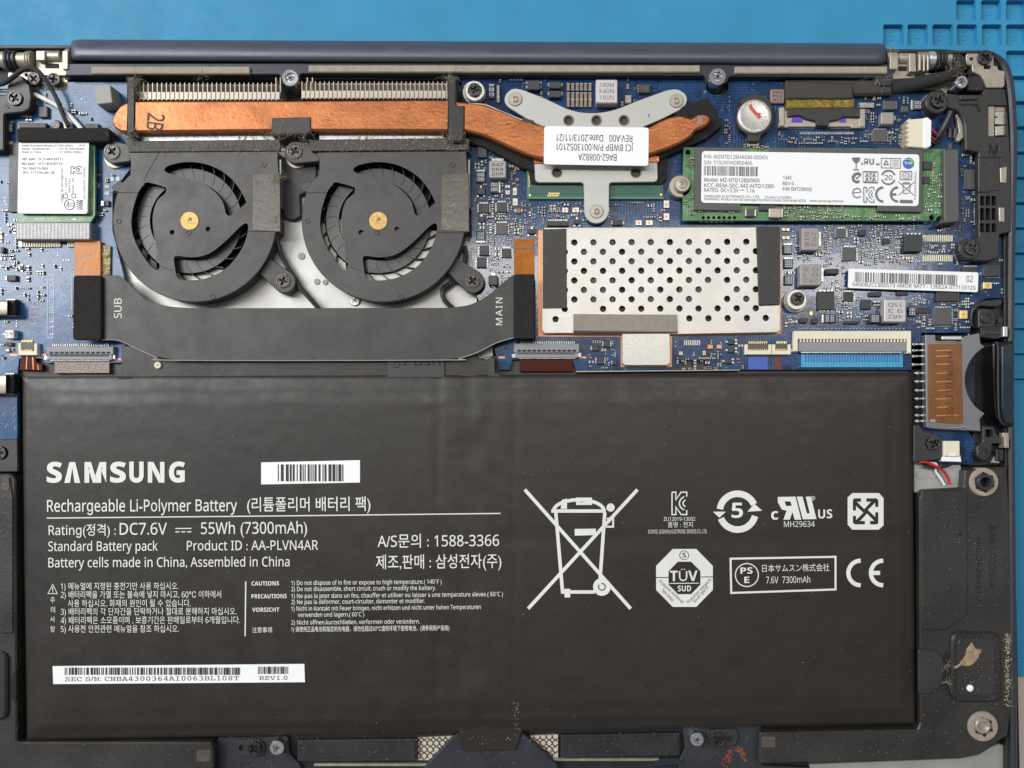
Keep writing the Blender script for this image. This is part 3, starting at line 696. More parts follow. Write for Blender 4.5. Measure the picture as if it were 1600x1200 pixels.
chip(1251, 497, 1262, 504, 6); chip(1270, 497, 1278, 505, 6); pad(1265, 486, 1270, 493, h=3, dot=False)
chip(1320, 502, 1342, 506, 5)
# processor package under the bracket
occ.append((816, 228, 1045, 314))
cpu = root('processor', 930, 280, ZB, 'green processor package with black foam border under the grey bracket', 'processor')
m = MB(); m.prism(rnd_poly([(822, 238), (1036, 238), (1037, 311), (824, 311)], 2), ZB, ZB+4, .5); part('substrate', m, 'cpu', cpu)
m = MB(); m.prism(rnd_poly([(824, 307), (1037, 307), (1037, 311), (824, 311)], .5), ZB+3.8, ZB+4.4, .2); m.prism(rnd_poly([(823.5, 250), (828, 250), (828, 307), (823.5, 307)], .5), ZB+3.8, ZB+4.4, .2); part('substrate_edge', m, 'cpuedge', cpu)
m = MB()
for i in range(6):
    for j in range(2): m.prism(rot(rr(857+i*3+j*-1.2, 301+j*3.2, 859+i*3+j*-1.2, 303.6+j*3.2, 0), 858, 302, 0), ZB+4, ZB+4.6, 0)
for i in range(14): m.box(826, 258+i*2.5, 827.5, 259.4+i*2.5, ZB+4.3, ZB+4.9, 0)
m.lathe(828, 305, [(1.6, ZB+4), (1.6, ZB+4.9), (0, ZB+4.9)], 8); m.lathe(1033, 304, [(1.6, ZB+4), (1.6, ZB+4.9), (0, ZB+4.9)], 8)
part('gold_contacts', m, 'gold', cpu)
m = MB(); m.prism([(818, 222), (1043, 222), (1042, 280), (1034, 287.5), (958, 288), (912, 288), (842, 288), (830, 286.5), (820, 246)], ZB+4, ZB+7.5, 1, holes=[[(836, 244), (1029, 244), (1029, 284), (836, 284)]]); part('foam_border', m, 'foam', cpu)

# sub board parts
chip(60, 166, 74, 183, 5, 'r', bd=sub, mt='conn_dark', np_=5); chip(133, 193, 154, 202, 5, 'r', bd=sub, np_=2); chip(30, 192, 72, 200, 6, bd=sub)
chip(157, 313, 162.5, 322, 4, bd=sub, mt='tin'); chip(164.5, 313, 170, 322, 4, bd=sub, mt='capgrey')
for q in ((172, 276, 178, 283), (181, 276, 187, 283), (163, 289, 171, 294), (163, 299, 171, 305)): pad(*q, bd=sub, mt='silk', dot=False, h=1)
ind(7, 515, 22, 529, 10, 'inductpale', ('6-5',), ang=180, ends='l', bd=sub); chip(9, 535, 19, 541, 4, 'r', bd=sub, np_=2); chip(8, 544, 15, 550, 4, bd=sub, mt='nickel')
chip(10, 430, 25, 439, 5, 'lr', bd=sub, np_=2); chip(14, 415, 17, 418, 4, 'lr', bd=sub, np_=1); chip(31, 415, 37, 422, 3, 'lrtb', bd=sub); chip(0, 386, 6, 395, 5, 'r', bd=sub, np_=3)
res(6, 192, 20, 207, bd=sub); chip(8, 220, 20, 226, 5, bd=sub, mt='tin')
gb = root('sponge_block', 166, 152, ZB, 'light grey rubber sponge cube standing on the blue board', 'sponge')
m = MB(); m.prism(rnd_poly([(147, 134.5), (172, 132.5), (175.5, 160), (151, 163)], 1.2), ZB, ZB+22, 1, taper=.5); part('block', m, 'rubber', gb); occ.append((140, 128, 195, 180))
def usb(x1, y0, y1, lab):
    u = root('port_shell', -10, (y0+y1)/2, ZB, lab, 'port')
    m = MB(); c = 12; vs = []; prof = [(y0, ZB), (y0, ZB+18), (y0+2, ZB+21), (y0+5, ZB+22), (y1-5, ZB+22), (y1-2, ZB+21), (y1, ZB+18), (y1, ZB)]
    for xx in (-40, x1): vs += [W(xx, y, z) for y, z in prof]
    n = len(prof); m.add(vs, [(k, k+1, n+k+1, n+k) for k in range(n-1)]+[tuple(range(n)), tuple(n+k for k in range(n))]); part('shell', m, 'nickel', u, smooth=True)
    m = MB(); m.prism([(x1, y0+1), (x1+11, y0), (x1+12, y1-6), (x1+6, y1), (x1, y1-1)], ZB, ZB+12, 1.5); part('end_cap', m, 'black', u)
    m = MB(); m.box(x1-1, y0-2, x1+13, y0, ZB, ZB+8, .3); m.box(x1-1, y1-1, x1+12, y1+1, ZB, ZB+8, .3); part('solder_leg', m, 'tin', u)
    occ.append((-40, y0-4, x1+16, y1+4))
usb(11, 469, 493, 'short silver port shell with black end at the board edge above the small white connector')
usb(9, 585, 616, 'taller silver port shell at the board edge beside the battery corner')
# printed board marks
m = MB(flat=True)
text(m, 'BA41-02256A', 84, 489, 54, 7.5, ZB+.3, ang=-90); m.stroke([(75, 430), (84.5, 430), (82.5, 528), (73.5, 528)], 1, ZB+.3, closed=True)
text(m, '11E', 84, 526, 30, 7, ZB+.3, ang=-90)
m.stroke([(112, 432), (112, 484)], 1, ZB+.3)
part('silk_screen', m, 'silk', sub)
m = MB(flat=True); text(m, '2116', 60, 503, 32, 12, ZB+.3, ang=-90); part('faded_number', m, 'silkpink', sub); m = MB(flat=True)
for x, y in ((4, 650), (20, 640), (20, 650), (20, 660), (8, 668), (22, 672)): m.stroke([(x, y), (x+4, y-6)], 1.4, ZB+.3)
part('faded_print', m, 'silkpink', sub)
for x0, y0, x1, y1 in ((15, 553, 27, 556), (64, 553, 72, 556), (178, 560, 189, 563)):
    m = MB(flat=True); m.sheet(rr(x0, y0, x1, y1, .5), ZB+.3); part('copper_mark', m, 'pad', sub)
for x0, y0, x1, y1 in ((779, 557, 789, 560), (905, 557, 916, 560)):
    m = MB(flat=True); m.sheet(rr(x0, y0, x1, y1, .5), ZB+.3); part('copper_mark', m, 'pad', main)
# ------------------------------------------------------------------ connectors and flat cables
def ffc(name_lab, x0, y0, x1, y1, teeth, pins_top=True):
    r_ = root('ribbon_connector', (x0+x1)/2, (y0+y1)/2, ZB, name_lab, 'connector')
    m = MB(); m.prism(rr(x0, y0+4, x1, y1-8, .8), ZB, ZB+7, .8); part('latch', m, 'conn', r_)
    m = MB(); m.prism(rr(x0+2, y1-10, x1-2, y1, .8), ZB, ZB+5.5, .5); part('housing', m, 'conn', r_)
    n = teeth; wd = (x1-x0-8)/n
    m = MB()
    for i in range(n): m.box(x0+4+i*wd+wd*.15, y1-12.5, x0+4+(i+1)*wd-wd*.12, y1-9.6, ZB+5, ZB+7.4, .2)
    for i in range(n*4): m.box(x0+6+i*(x1-x0-12)/(n*4), y1-8, x0+6+(i+.45)*(x1-x0-12)/(n*4), y1-5, ZB+5, ZB+5.9, 0)
    part('tooth_row', m, 'hole', r_)
    m = MB()
    k = int((x1-x0-14)/2.9)
    for i in range(k): m.box(x0+10+i*(x1-x0-16)/k, y0, x0+11.4+i*(x1-x0-16)/k, y0+5, ZB, ZB+2, .2)
    m.box(x0-3, y1-6, x0+2, y1, ZB, ZB+4, .3); m.box(x1-2, y1-8, x1+3, y1-1, ZB, ZB+4, .3); m.box(x0+6, y1-1, x1-6, y1+1.6, ZB, ZB+3.5, .3)
    part('pin_row', m, 'tin', r_)
    occ.append((x0-4, y0-3, x1+4, y1+6)); return r_
ffc('grey ribbon connector above the silver flex by the black film marked SUB', 72, 537, 177, 562, 12)
ffc('grey ribbon connector above the dark red flex by the black film marked MAIN', 803, 533, 905, 559, 12)
def flex(poly, z0, z1, mt, lab, slope=None):
    m = MB(); m.prism(poly, z0, z1, .3); return solo('flat_flex', m, mt, lab, 'flat cable')
flex(rr(85, 563, 171, 583, .5), 8, 12.5, 'flexsilver', 'silver grey flat cable from the left ribbon connector into the battery')
flex(rr(812, 560, 896, 580.5, .5), 8, 12.5, 'flexred', 'dark red flat cable from the ribbon connector below MAIN')
f = flex([(33, 555), (54, 555), (57, 566), (66, 569), (66, 579), (30, 578)], 9, 13, 'flexred', 'small red brown forked flex below the small ivory connector')
m = MB(flat=True); m.stroke([(42, 557), (41, 577)], 1.6, 13.3); m.stroke([(51, 558), (52, 577)], 1.8, 13.3); m.stroke([(59, 570), (60, 578)], 1.4, 13.3); part('conductor', m, 'kaptonline', f)
flex(rr(1169, 557, 1200, 577.5, .5), 7, 12.5, 'flexblue', 'small bright blue flat cable beside the wide cyan one')
flex(rr(1209, 557, 1222, 578, .5), 7, 12.5, 'flexbrown', 'narrow brown flat cable between the blue and cyan ones')
fc = flex(rr(1252, 551, 1411, 574, .8), 8, 15, 'flexcyan', 'wide cyan flat cable in the long ivory connector')
m = MB()
for i in range(34): m.box(1258+i*4.4, 553.5, 1259.6+i*4.4, 566, 14.8, 15.5, .2)
part('rib_row', m, 'flexblue', fc)
def small_conn(lab, x0, y0, x1, y1, n):
    r_ = root('small_connector', (x0+x1)/2, (y0+y1)/2, ZB, lab, 'connector')
    m = MB(); m.prism([(x0, y0+4), (x0+5, y0+4), (x0+5, y1-7), (x1-5, y1-7), (x1-5, y0+4), (x1, y0+4), (x1, y1), (x0, y1)], ZB, ZB+7, .8); part('housing', m, 'ivory', r_)
    m = MB(); m.prism(rr(x0+4.5, y0+3, x1-4.5, y1-8, .6), ZB, ZB+5.5, .6); part('latch', m, 'conn_dark', r_)
    m = MB()
    for i in range(n): m.box(x0+6+i*(x1-x0-12)/n, y0-1, x0+7.5+i*(x1-x0-12)/n, y0+3, ZB, ZB+1.6, .2)
    for i in range(n): m.box(x0+6+i*(x1-x0-12)/n, y1-9, x0+7.3+i*(x1-x0-12)/n, y1-6, ZB+6.6, ZB+7.6, .2)
    part('pin_row', m, 'gold', r_); occ.append((x0-2, y0-3, x1+2, y1+4))
small_conn('small ivory connector over the red brown forked flex', 28, 532, 58, 555, 6)
small_conn('ivory connector over the small bright blue flat cable', 1164, 534, 1206, 554, 10)
small_conn('narrow ivory connector over the narrow brown flat cable', 1207, 534, 1236, 554, 7)
bc = root('wide_connector', 1332, 535, ZB, 'long ivory connector with grey latch above the cyan flat cable', 'connector')
m = MB(); m.prism(rnd_poly([(1241, 517), (1424, 517), (1424, 552), (1418, 552), (1418, 530), (1247, 530), (1247, 549), (1240, 549)], 1), ZB, ZB+10, .8); part('housing', m, 'ivory', bc)
m = MB(); m.prism(rr(1247, 534, 1418, 549.5, .6), ZB, ZB+8, .8); part('latch', m, 'conn', bc)
m = MB(); m.box(1247.5, 529, 1417.5, 535, ZB, ZB+5, .2); part('slot', m, 'hole', bc)
m = MB()
for i in range(32): m.box(1250+i*5.25, 528.5, 1252.6+i*5.25, 534.5, ZB, ZB+8.8, .3)
part('contact_row', m, 'ivory', bc)
m = MB(); m.box(1236, 544, 1246, 551, ZB, ZB+4, .4); m.box(1412, 547, 1424, 553, ZB, ZB+4, .4); m.box(1252, 549.6, 1410, 551.6, ZB, ZB+9, .3)
for i in range(30): m.lathe(1250+i*5.6, 513.5, [(1.3, ZB), (1.2, ZB+1), (0, ZB+1.2)], 6)
part('solder_row', m, 'tin', bc); occ.append((1232, 508, 1428, 580))

# white side connector with wires at upper right
wc = root('wire_connector', 1436, 206, ZB, 'cream wire connector with saw-tooth edge at the end of the red and black wires', 'connector')
pts = [(1420, 186), (1446, 183.5), (1446, 231), (1420, 231)]
zig = []
for i in range(6): zig += [(1420, 229-i*7.4), (1415.5, 226-i*7.4), (1421, 222.5-i*7.4)]
m = MB(); m.prism([(1446, 184), (1446, 231)]+zig+[(1420, 186)], ZB, ZB+22, 1); part('header', m, 'ivory', wc)
m = MB(); m.prism(rnd_poly([(1444, 184), (1450, 183), (1456, 188), (1455, 228), (1448, 231.5), (1444, 230)], 1), ZB+1, ZB+24, 1); part('plug', m, 'paper', wc); occ.append((1410, 180, 1516, 235))
bn = root('wire_connector', 1487, 700, ZB, 'small cream wire connector below the card slot on the speaker lead', 'connector')
m = MB(); m.prism(rr(1475, 689, 1500, 713, 1), ZB, ZB+16, 1); part('header', m, 'ivory', bn)
m = MB(); m.prism(rnd_poly([(1471, 716), (1476, 711), (1501, 711), (1503, 722), (1472, 721)], 1), ZB, ZB+13, 1)
for i in range(3): m.box(1484+i*3.6, 708, 1486+i*3.6, 713, ZB+10, ZB+16.4, .3)
part('plug', m, 'paper', bn)

# display connector at top right
dc = root('display_connector', 1283, 185, ZB, 'flat display connector with violet marks under black and yellow tape', 'connector')
occ.append((1215, 120, 1348, 205))
m = MB(); m.prism(rr(1224, 170, 1350, 198, 1), ZB, ZB+5, .6); part('housing', m, 'nickel', dc)
m = MB(); m.prism(rnd_poly([(1228, 126), (1332, 130), (1334, 154), (1229, 154)], 1), ZB+2, ZB+14, 1.5); part('black_tape', m, 'tape', dc)
m = MB(); m.prism(rnd_poly([(1229, 152), (1335, 152.5), (1335, 168), (1229, 169)], 1), ZB+2, ZB+11, 1); part('yellow_tape', m, 'kaptonyellow', dc)
m = MB(); m.prism(rnd_poly([(1231, 168), (1262, 168), (1264, 165), (1310, 165), (1312, 168), (1344, 168), (1344, 183), (1318, 182), (1310, 187), (1296, 189), (1295, 197), (1276, 196), (1275, 189), (1258, 185), (1250, 180), (1231, 182)], 2), ZB+3, ZB+9.5, .8); part('black_tape', m, 'plastic', dc)
m = MB(); m.prism(rr(1218, 167, 1226, 197, 2), ZB, ZB+9, 1); m.prism(rr(1216, 192, 1232, 199, 1), ZB, ZB+6, .6); m.prism(rr(1343, 170, 1352, 198, 1), ZB, ZB+7, .6); m.prism(rr(1330, 193, 1352, 200, 1), ZB, ZB+5.6, .6); part('side_clip', m, 'nickel', dc)
m = MB(); m.prism([(1240, 180), (1255, 181), (1254, 191), (1236, 191)], ZB+5, ZB+5.8, .2); m.prism([(1313, 182), (1322, 182), (1322, 191), (1312, 191)], ZB+5, ZB+5.8, .2); part('violet_mark', m, 'violet', dc)
m = MB()
for i in range(44):
    x = 1232+i*2.4
    if not 1272 < x < 1297: m.box(x, 196, x+1.2, 201, ZB, ZB+2, .2)
for i in range(34): m.box(1250+i*2.5, 206, 1251.6+i*2.5, 210, ZB, ZB+1.6, .2)
part('pin_row', m, 'tin', dc); occ.append((1226, 194, 1350, 212))

# coin cell in its holder
cc = root('coin_cell', 1180, 183, ZB, 'round silver coin cell with a red pen stroke in a black clip holder', 'battery cell')
m = MB(); m.prism(rnd_poly([(1152, 170), (1157, 155), (1170, 147), (1188, 146), (1202, 154), (1208, 168), (1209, 190), (1203, 204), (1190, 210), (1187, 222), (1168, 222), (1170, 210), (1158, 203), (1151, 190)], 5), ZB, ZB+13, 1.5); part('holder', m, 'plastic', cc)
m = MB(); m.prism(circ(1157, 164, 3.5, 10), ZB+12, ZB+13.4, .2); part('holder_gap', m, 'hole', cc)
m = MB(); m.lathe(1179.5, 181, [(25.5, ZB+6), (25.8, ZB+16), (25, ZB+18), (23.5, ZB+18.8), (20.5, ZB+18.8), (19.5, ZB+18.4), (0, ZB+18.4)], 40); part('cell', m, 'cellsteel', cc, smooth=True)
m = MB(flat=True); m.stroke(smooth_curve([(1172, 163), (1175, 170), (1180, 176), (1184, 180), (1188, 184)], 4), 5, ZB+19); m.stroke([(1184, 177), (1189, 178)], 2, ZB+19.1); part('pen_stroke', m, 'red', cc)
m = MB(flat=True)
for i in range(34):
    a = i*2*math.pi/34
    if i % 9 < 7: m.stroke([(1179.5+21*math.cos(a), 181+21*math.sin(a)), (1179.5+23.4*math.cos(a), 181+23.4*math.sin(a))], .9, ZB+19)
part('rim_print', m, 'inkgrey', cc)
m = MB(); m.prism([(1171, 206), (1188, 206), (1186, 228), (1167, 228)], ZB+3, ZB+7, .6); part('solder_tab', m, 'nickel', cc); occ.append((1145, 140, 1215, 232))

# ------------------------------------------------------------------ shields
sh = root('perforated_shield', 1032, 440, ZB, 'perforated tinned shield can with rows of round holes and two black tapes', 'shield')
sp_ = [(847, 358), (1178, 355.5), (1218, 356), (1219, 515), (1215, 519), (1060, 522), (850, 520), (847, 516)]
holes = []
def add_h(x, y):
    if not any(abs(x-a) < 9 and abs(y-b_) < 9 for a, b_ in hc): hc.append((x, y))
hc = []
for rw in range(8):
    y = 378.8+rw*14.85
    for k in range(11):
        x = (897.4 if rw % 2 == 0 else 882.5)+29.85*k
        if rw == 5 and abs(x-1121) < 5: continue
        if rw == 6 and abs(x-1106) < 5: continue
        if rw == 7 and abs(x-912) < 5: continue
        if x > 1183: continue
        add_h(x, y-(x-897)*.004)
for x in (868, 1077, 1107, 1137, 1167, 1196.5): add_h(x, 497.5-(x-1077)*.006)
holes = [circ(x, y, 5.1, 14) for x, y in hc]
m = MB(); m.prism(rnd_poly(sp_, 1.5), 20.5, 22, .4, holes=holes); part('lid', m, 'can', sh)
m = MB()
for q in ([(847, 358), (849, 358), (850, 519), (848, 517)], [(1216, 357), (1218, 357), (1218, 516), (1216, 516)], [(850, 356), (1216, 355), (1216, 357), (850, 359)], [(850, 518), (1216, 517), (1216, 519), (850, 521)]): m.prism(q, ZB, 20.4, .1)
part('side_wall', m, 'can', sh)
m = MB(); m.prism(rnd_poly([(841, 360), (1219, 356), (1221, 522), (1110, 524), (1050, 526), (841, 526)], 1), ZB-.2, ZB+.6, .1); part('solder_frame', m, 'pad', sh)
m = MB(); m.prism([(852, 362), (1214, 360), (1214, 514), (852, 516)], ZB+.5, ZB+1.2, .1); part('board_under', m, 'chip', sh)
for q in ((905, 372, 960, 420), (980, 372, 1040, 420), (1060, 372, 1120, 420), (905, 430, 960, 480), (990, 436, 1030, 480), (1060, 430, 1120, 480), (1140, 380, 1170, 470)):
    m = MB(); m.box(*q, ZB+1, ZB+5.5, .5); part('memory_chip', m, 'conn_dark', sh)
m = MB(); m.prism(rnd_poly([(848, 358), (885, 357), (886, 481.5), (848, 482)], 1), 21.8, 23.2, .5, holes=[]); part('black_tape', m, 'tape', sh)
m = MB(); m.prism(rnd_poly([(1182, 354), (1219, 354), (1219, 476), (1186, 477.5)], 2), 21.8, 25, 1.2); part('black_tape', m, 'plastic', sh)
m = MB(); m.prism(rnd_poly([(896, 490.5), (1058, 491.5), (1059, 519), (896, 517)], 1), 21.8, 25.5, .8); part('conductive_pad', m, 'cond', sh)
m = MB(); m.box(896, 516.5, 1059, 520.5, 20, 24, .5); part('pad_edge', m, 'tape', sh)
occ.append((836, 352, 1224, 530))
ss = root('small_shield', 1010, 545, ZB, 'plain rectangular silver shield can under the perforated one', 'shield')
m = MB(); m.prism(rr(970, 519, 1050, 573.5, 1), ZB-.2, ZB+.7, .1); part('solder_frame', m, 'pad', ss)
m = MB(); m.prism(rnd_poly([(972, 521), (1047, 520), (1048, 566), (1044, 571), (976, 571), (972, 567)], .8), ZB, 22, 1); part('lid', m, 'can', ss); occ.append((966, 516, 1054, 578))

# ------------------------------------------------------------------ scattered small components
def free(x, y, w_, h_):
    return not any(x-w_ < r[2] and x+w_ > r[0] and y-h_ < r[3] and y+h_ > r[1] for r in occ)
def scatter(bd, regions, seed, name):
    r = random.Random(seed); ms = {}
    m = MB(); placed = []; cellmap = {}
    for (x0, y0, x1, y1, n) in regions:
        for _ in range(int(n*.8)):
            # short aligned rows, as decoupling parts are laid out
            x = round(r.uniform(x0, x1)/1.5)*1.5; y = round(r.uniform(y0, y1)/1.5)*1.5
            kind = r.choice('ccccrrbd'); run = r.choice([1, 1, 2, 3, 4]); vert = r.random() < .5; along = r.random() < .5
            L, wd = r.choice([(2.6, 1.4), (2.6, 1.4), (2.0, 1.1), (2.0, 1.1), (3.6, 2.0)])
            for k in range(run):
                dx = k*(wd*2+1.3) if along else 0; dy = 0 if along else k*((L if vert else wd)*2+1.6)
                if along and not vert: dx = k*(L*2+1.6)
                cx, cy = x+dx, y+dy
                hx, hy = (wd, L) if vert else (L, wd)
                if cx > x1 or cy > y1 or not free(cx, cy, hx+.6, hy+.6): continue
                key = (int(cx//10), int(cy//10))
                if any(abs(cx-a) < hx+c+.7 and abs(cy-b_) < hy+d+.7 for i in (-1, 0, 1) for j in (-1, 0, 1) for a, b_, c, d in cellmap.get((key[0]+i, key[1]+j), ())): continue
                cellmap.setdefault(key, []).append((cx, cy, hx, hy))
                h = r.uniform(1.6, 3.4)
                if kind == 'd': m.box(cx-.9, cy-.9, cx+.9, cy+.9, ZB, ZB+.7, .2, mi=1); continue
                mi = {'c': 0, 'r': 2, 'b': 3}[kind]
                e = .42
                if vert:
                    m.box(cx-wd, cy-L*e, cx+wd, cy+L*e, ZB, ZB+h, .3, mi=mi); m.box(cx-wd-.1, cy-L, cx+wd+.1, cy-L*e, ZB, ZB+h+.1, .3, mi=1); m.box(cx-wd-.1, cy+L*e, cx+wd+.1, cy+L, ZB, ZB+h+.1, .3, mi=1)
                else:
                    m.box(cx-L*e, cy-wd, cx+L*e, cy+wd, ZB, ZB+h, .3, mi=mi); m.box(cx-L, cy-wd-.1, cx-L*e, cy+wd+.1, ZB, ZB+h+.1, .3, mi=1); m.box(cx+L*e, cy-wd-.1, cx+L, cy+wd+.1, ZB, ZB+h+.1, .3, mi=1)
    part(name, m, ['capbody', 'tin', 'capgrey', 'chip'], bd, kind='stuff')
for q in ((738, 122, 770, 205), (785, 130, 830, 180), (1035, 140, 1075, 175), (722, 130, 740, 480), (800, 372, 836, 560), (1040, 150, 1130, 250), (1060, 226, 1500, 350), (1222, 445, 1270, 490), (1493, 370, 1535, 405), (1325, 415, 1530, 460), (812, 170, 1075, 312), (725, 425, 762, 460), (1440, 518, 1540, 680)): occ.append(q)
occ.append((860, 300, 1030, 312))
scatter(main, [(742, 222, 832, 350, 520), (742, 335, 840, 480, 420), (840, 312, 915, 352, 90), (948, 312, 1045, 345, 14), (765, 124, 1020, 165, 130), (1075, 150, 1150, 228, 45), (1118, 200, 1170, 229, 40), (1205, 200, 1420, 230, 700), (1340, 150, 1420, 229, 180),
               (1222, 352, 1420, 420, 330), (1222, 420, 1330, 515, 230), (1330, 350, 1500, 420, 170), (1270, 440, 1520, 515, 560), (1520, 400, 1568, 462, 30), (920, 530, 970, 575, 90), (1052, 522, 1165, 576, 120), (905, 522, 970, 532, 14), (1500, 240, 1524, 350, 70), (1222, 490, 1250, 520, 40), (1480, 200, 1514, 232, 30)], 11, 'small_components')
scatter(sub, [(0, 210, 30, 440, 40), (0, 415, 70, 470, 26), (40, 140, 150, 195, 16), (0, 350, 28, 420, 24), (150, 265, 176, 345, 12), (40, 387, 110, 420, 14), (0, 495, 30, 560, 16), (110, 480, 116, 535, 4)], 12, 'small_components')
# ------------------------------------------------------------------ screws
def screw_mesh(r, h=5, cross=.62):
    m = MB(local=True); a = r*cross; t = r*.17
    cr = [(-t, -a), (t, -a), (t, -t), (a, -t), (a, t), (t, t), (t, a), (-t, a), (-t, t), (-a, t), (-a, -t), (-t, -t)]
    m.prism(circ(0, 0, r, 26), 0, h, r*.16, holes=[rot(cr, 0, 0, 20)]); m.prism(circ(0, 0, r*.7, 14), 0, h*.35, 0, mi=1)
    # raised rim
    n = 26; vs = []; fs = []
    for q, z in ((r*.98, h*.7), (r*.97, h+.6), (r*.8, h+.7), (r*.74, h)): vs += [(q*math.cos(2*math.pi*i/n), q*math.sin(2*math.pi*i/n), z) for i in range(n)]
    for k in range(3): fs += [(k*n+i, k*n+(i+1) % n, (k+1)*n+(i+1) % n, (k+1)*n+i) for i in range(n)]
    m.add(vs, fs)
    return mesh_of(m, ['screw', 'hole'], (0, 0, 0))
SCR = {r: screw_mesh(r) for r in (8.5, 10, 11, 12)}
def screw(x, y, z, r, lab):
    me = SCR[min(SCR, key=lambda k: abs(k-r))]
    o = inst('screw', me, None, W(x, y, z)); o.rotation_euler.z = rnd.uniform(-.6, .6)
    return tag(o, lab, 'screw', 'black cross-head screws')
def washer(parent, x, y, r, ri, z0, z1, mt='nickel', name='washer'):
    m = MB(); m.lathe(x, y, [(r, z0), (r, z1-1), (r-1, z1), (ri, z1), (ri, z0)], 26); return part(name, m, mt, parent, smooth=True)

# ------------------------------------------------------------------ cooling fans
zc = lambda l: [((a-725)/5.333, (b-560)/5.333) for a, b in l]
slotA = zc([(515, 130), (540, 105), (600, 85), (690, 70), (800, 75), (900, 100), (1000, 150), (1080, 215), (1150, 305), (1195, 395), (1190, 418), (1090, 500), (1065, 517), (1040, 512), (1025, 490), (1005, 410), (960, 345), (890, 280), (800, 235), (700, 205), (600, 178), (530, 155)])
slotB = zc([(345, 260), (372, 237), (510, 275), (533, 292), (520, 335), (470, 375), (440, 430), (422, 500), (418, 580), (430, 680), (450, 780), (465, 880), (478, 945), (455, 972), (400, 935), (330, 840), (275, 740), (245, 640), (240, 560), (252, 470), (280, 370), (310, 300)])
slotC = zc([(1190, 578), (1212, 590), (1213, 640), (1190, 730), (1140, 830), (1060, 930), (970, 995), (860, 1040), (740, 1057), (650, 1050), (620, 1025), (605, 960), (595, 880), (605, 855), (640, 853), (740, 865), (850, 848), (940, 800), (1040, 715), (1140, 615)])
blade_m = MB(local=True)
for sgn in (0,):
    pts = []
    for k in range(8):
        r = 64+k*4.1; a = -.22*((k/7)**1.7)+.02
        pts.append((r*math.cos(a), r*math.sin(a)))
    P2 = pts+[(p[0]-.1, p[1]+(.9 if i > 3 else 2.6-.4*i)) for i, p in enumerate(pts[::-1])]
    blade_m.prism(P2, -9, 5, .3)
BLADE = mesh_of(blade_m, 'fan_in', (0, 0, 0))
def sector(r0, r1, a0, a1, n=16):
    A = [math.radians(a0+(a1-a0)*i/n) for i in range(n+1)]
    return [(r1*math.cos(a), r1*math.sin(a)) for a in A]+[(r0*math.cos(a), r0*math.sin(a)) for a in A[::-1]]
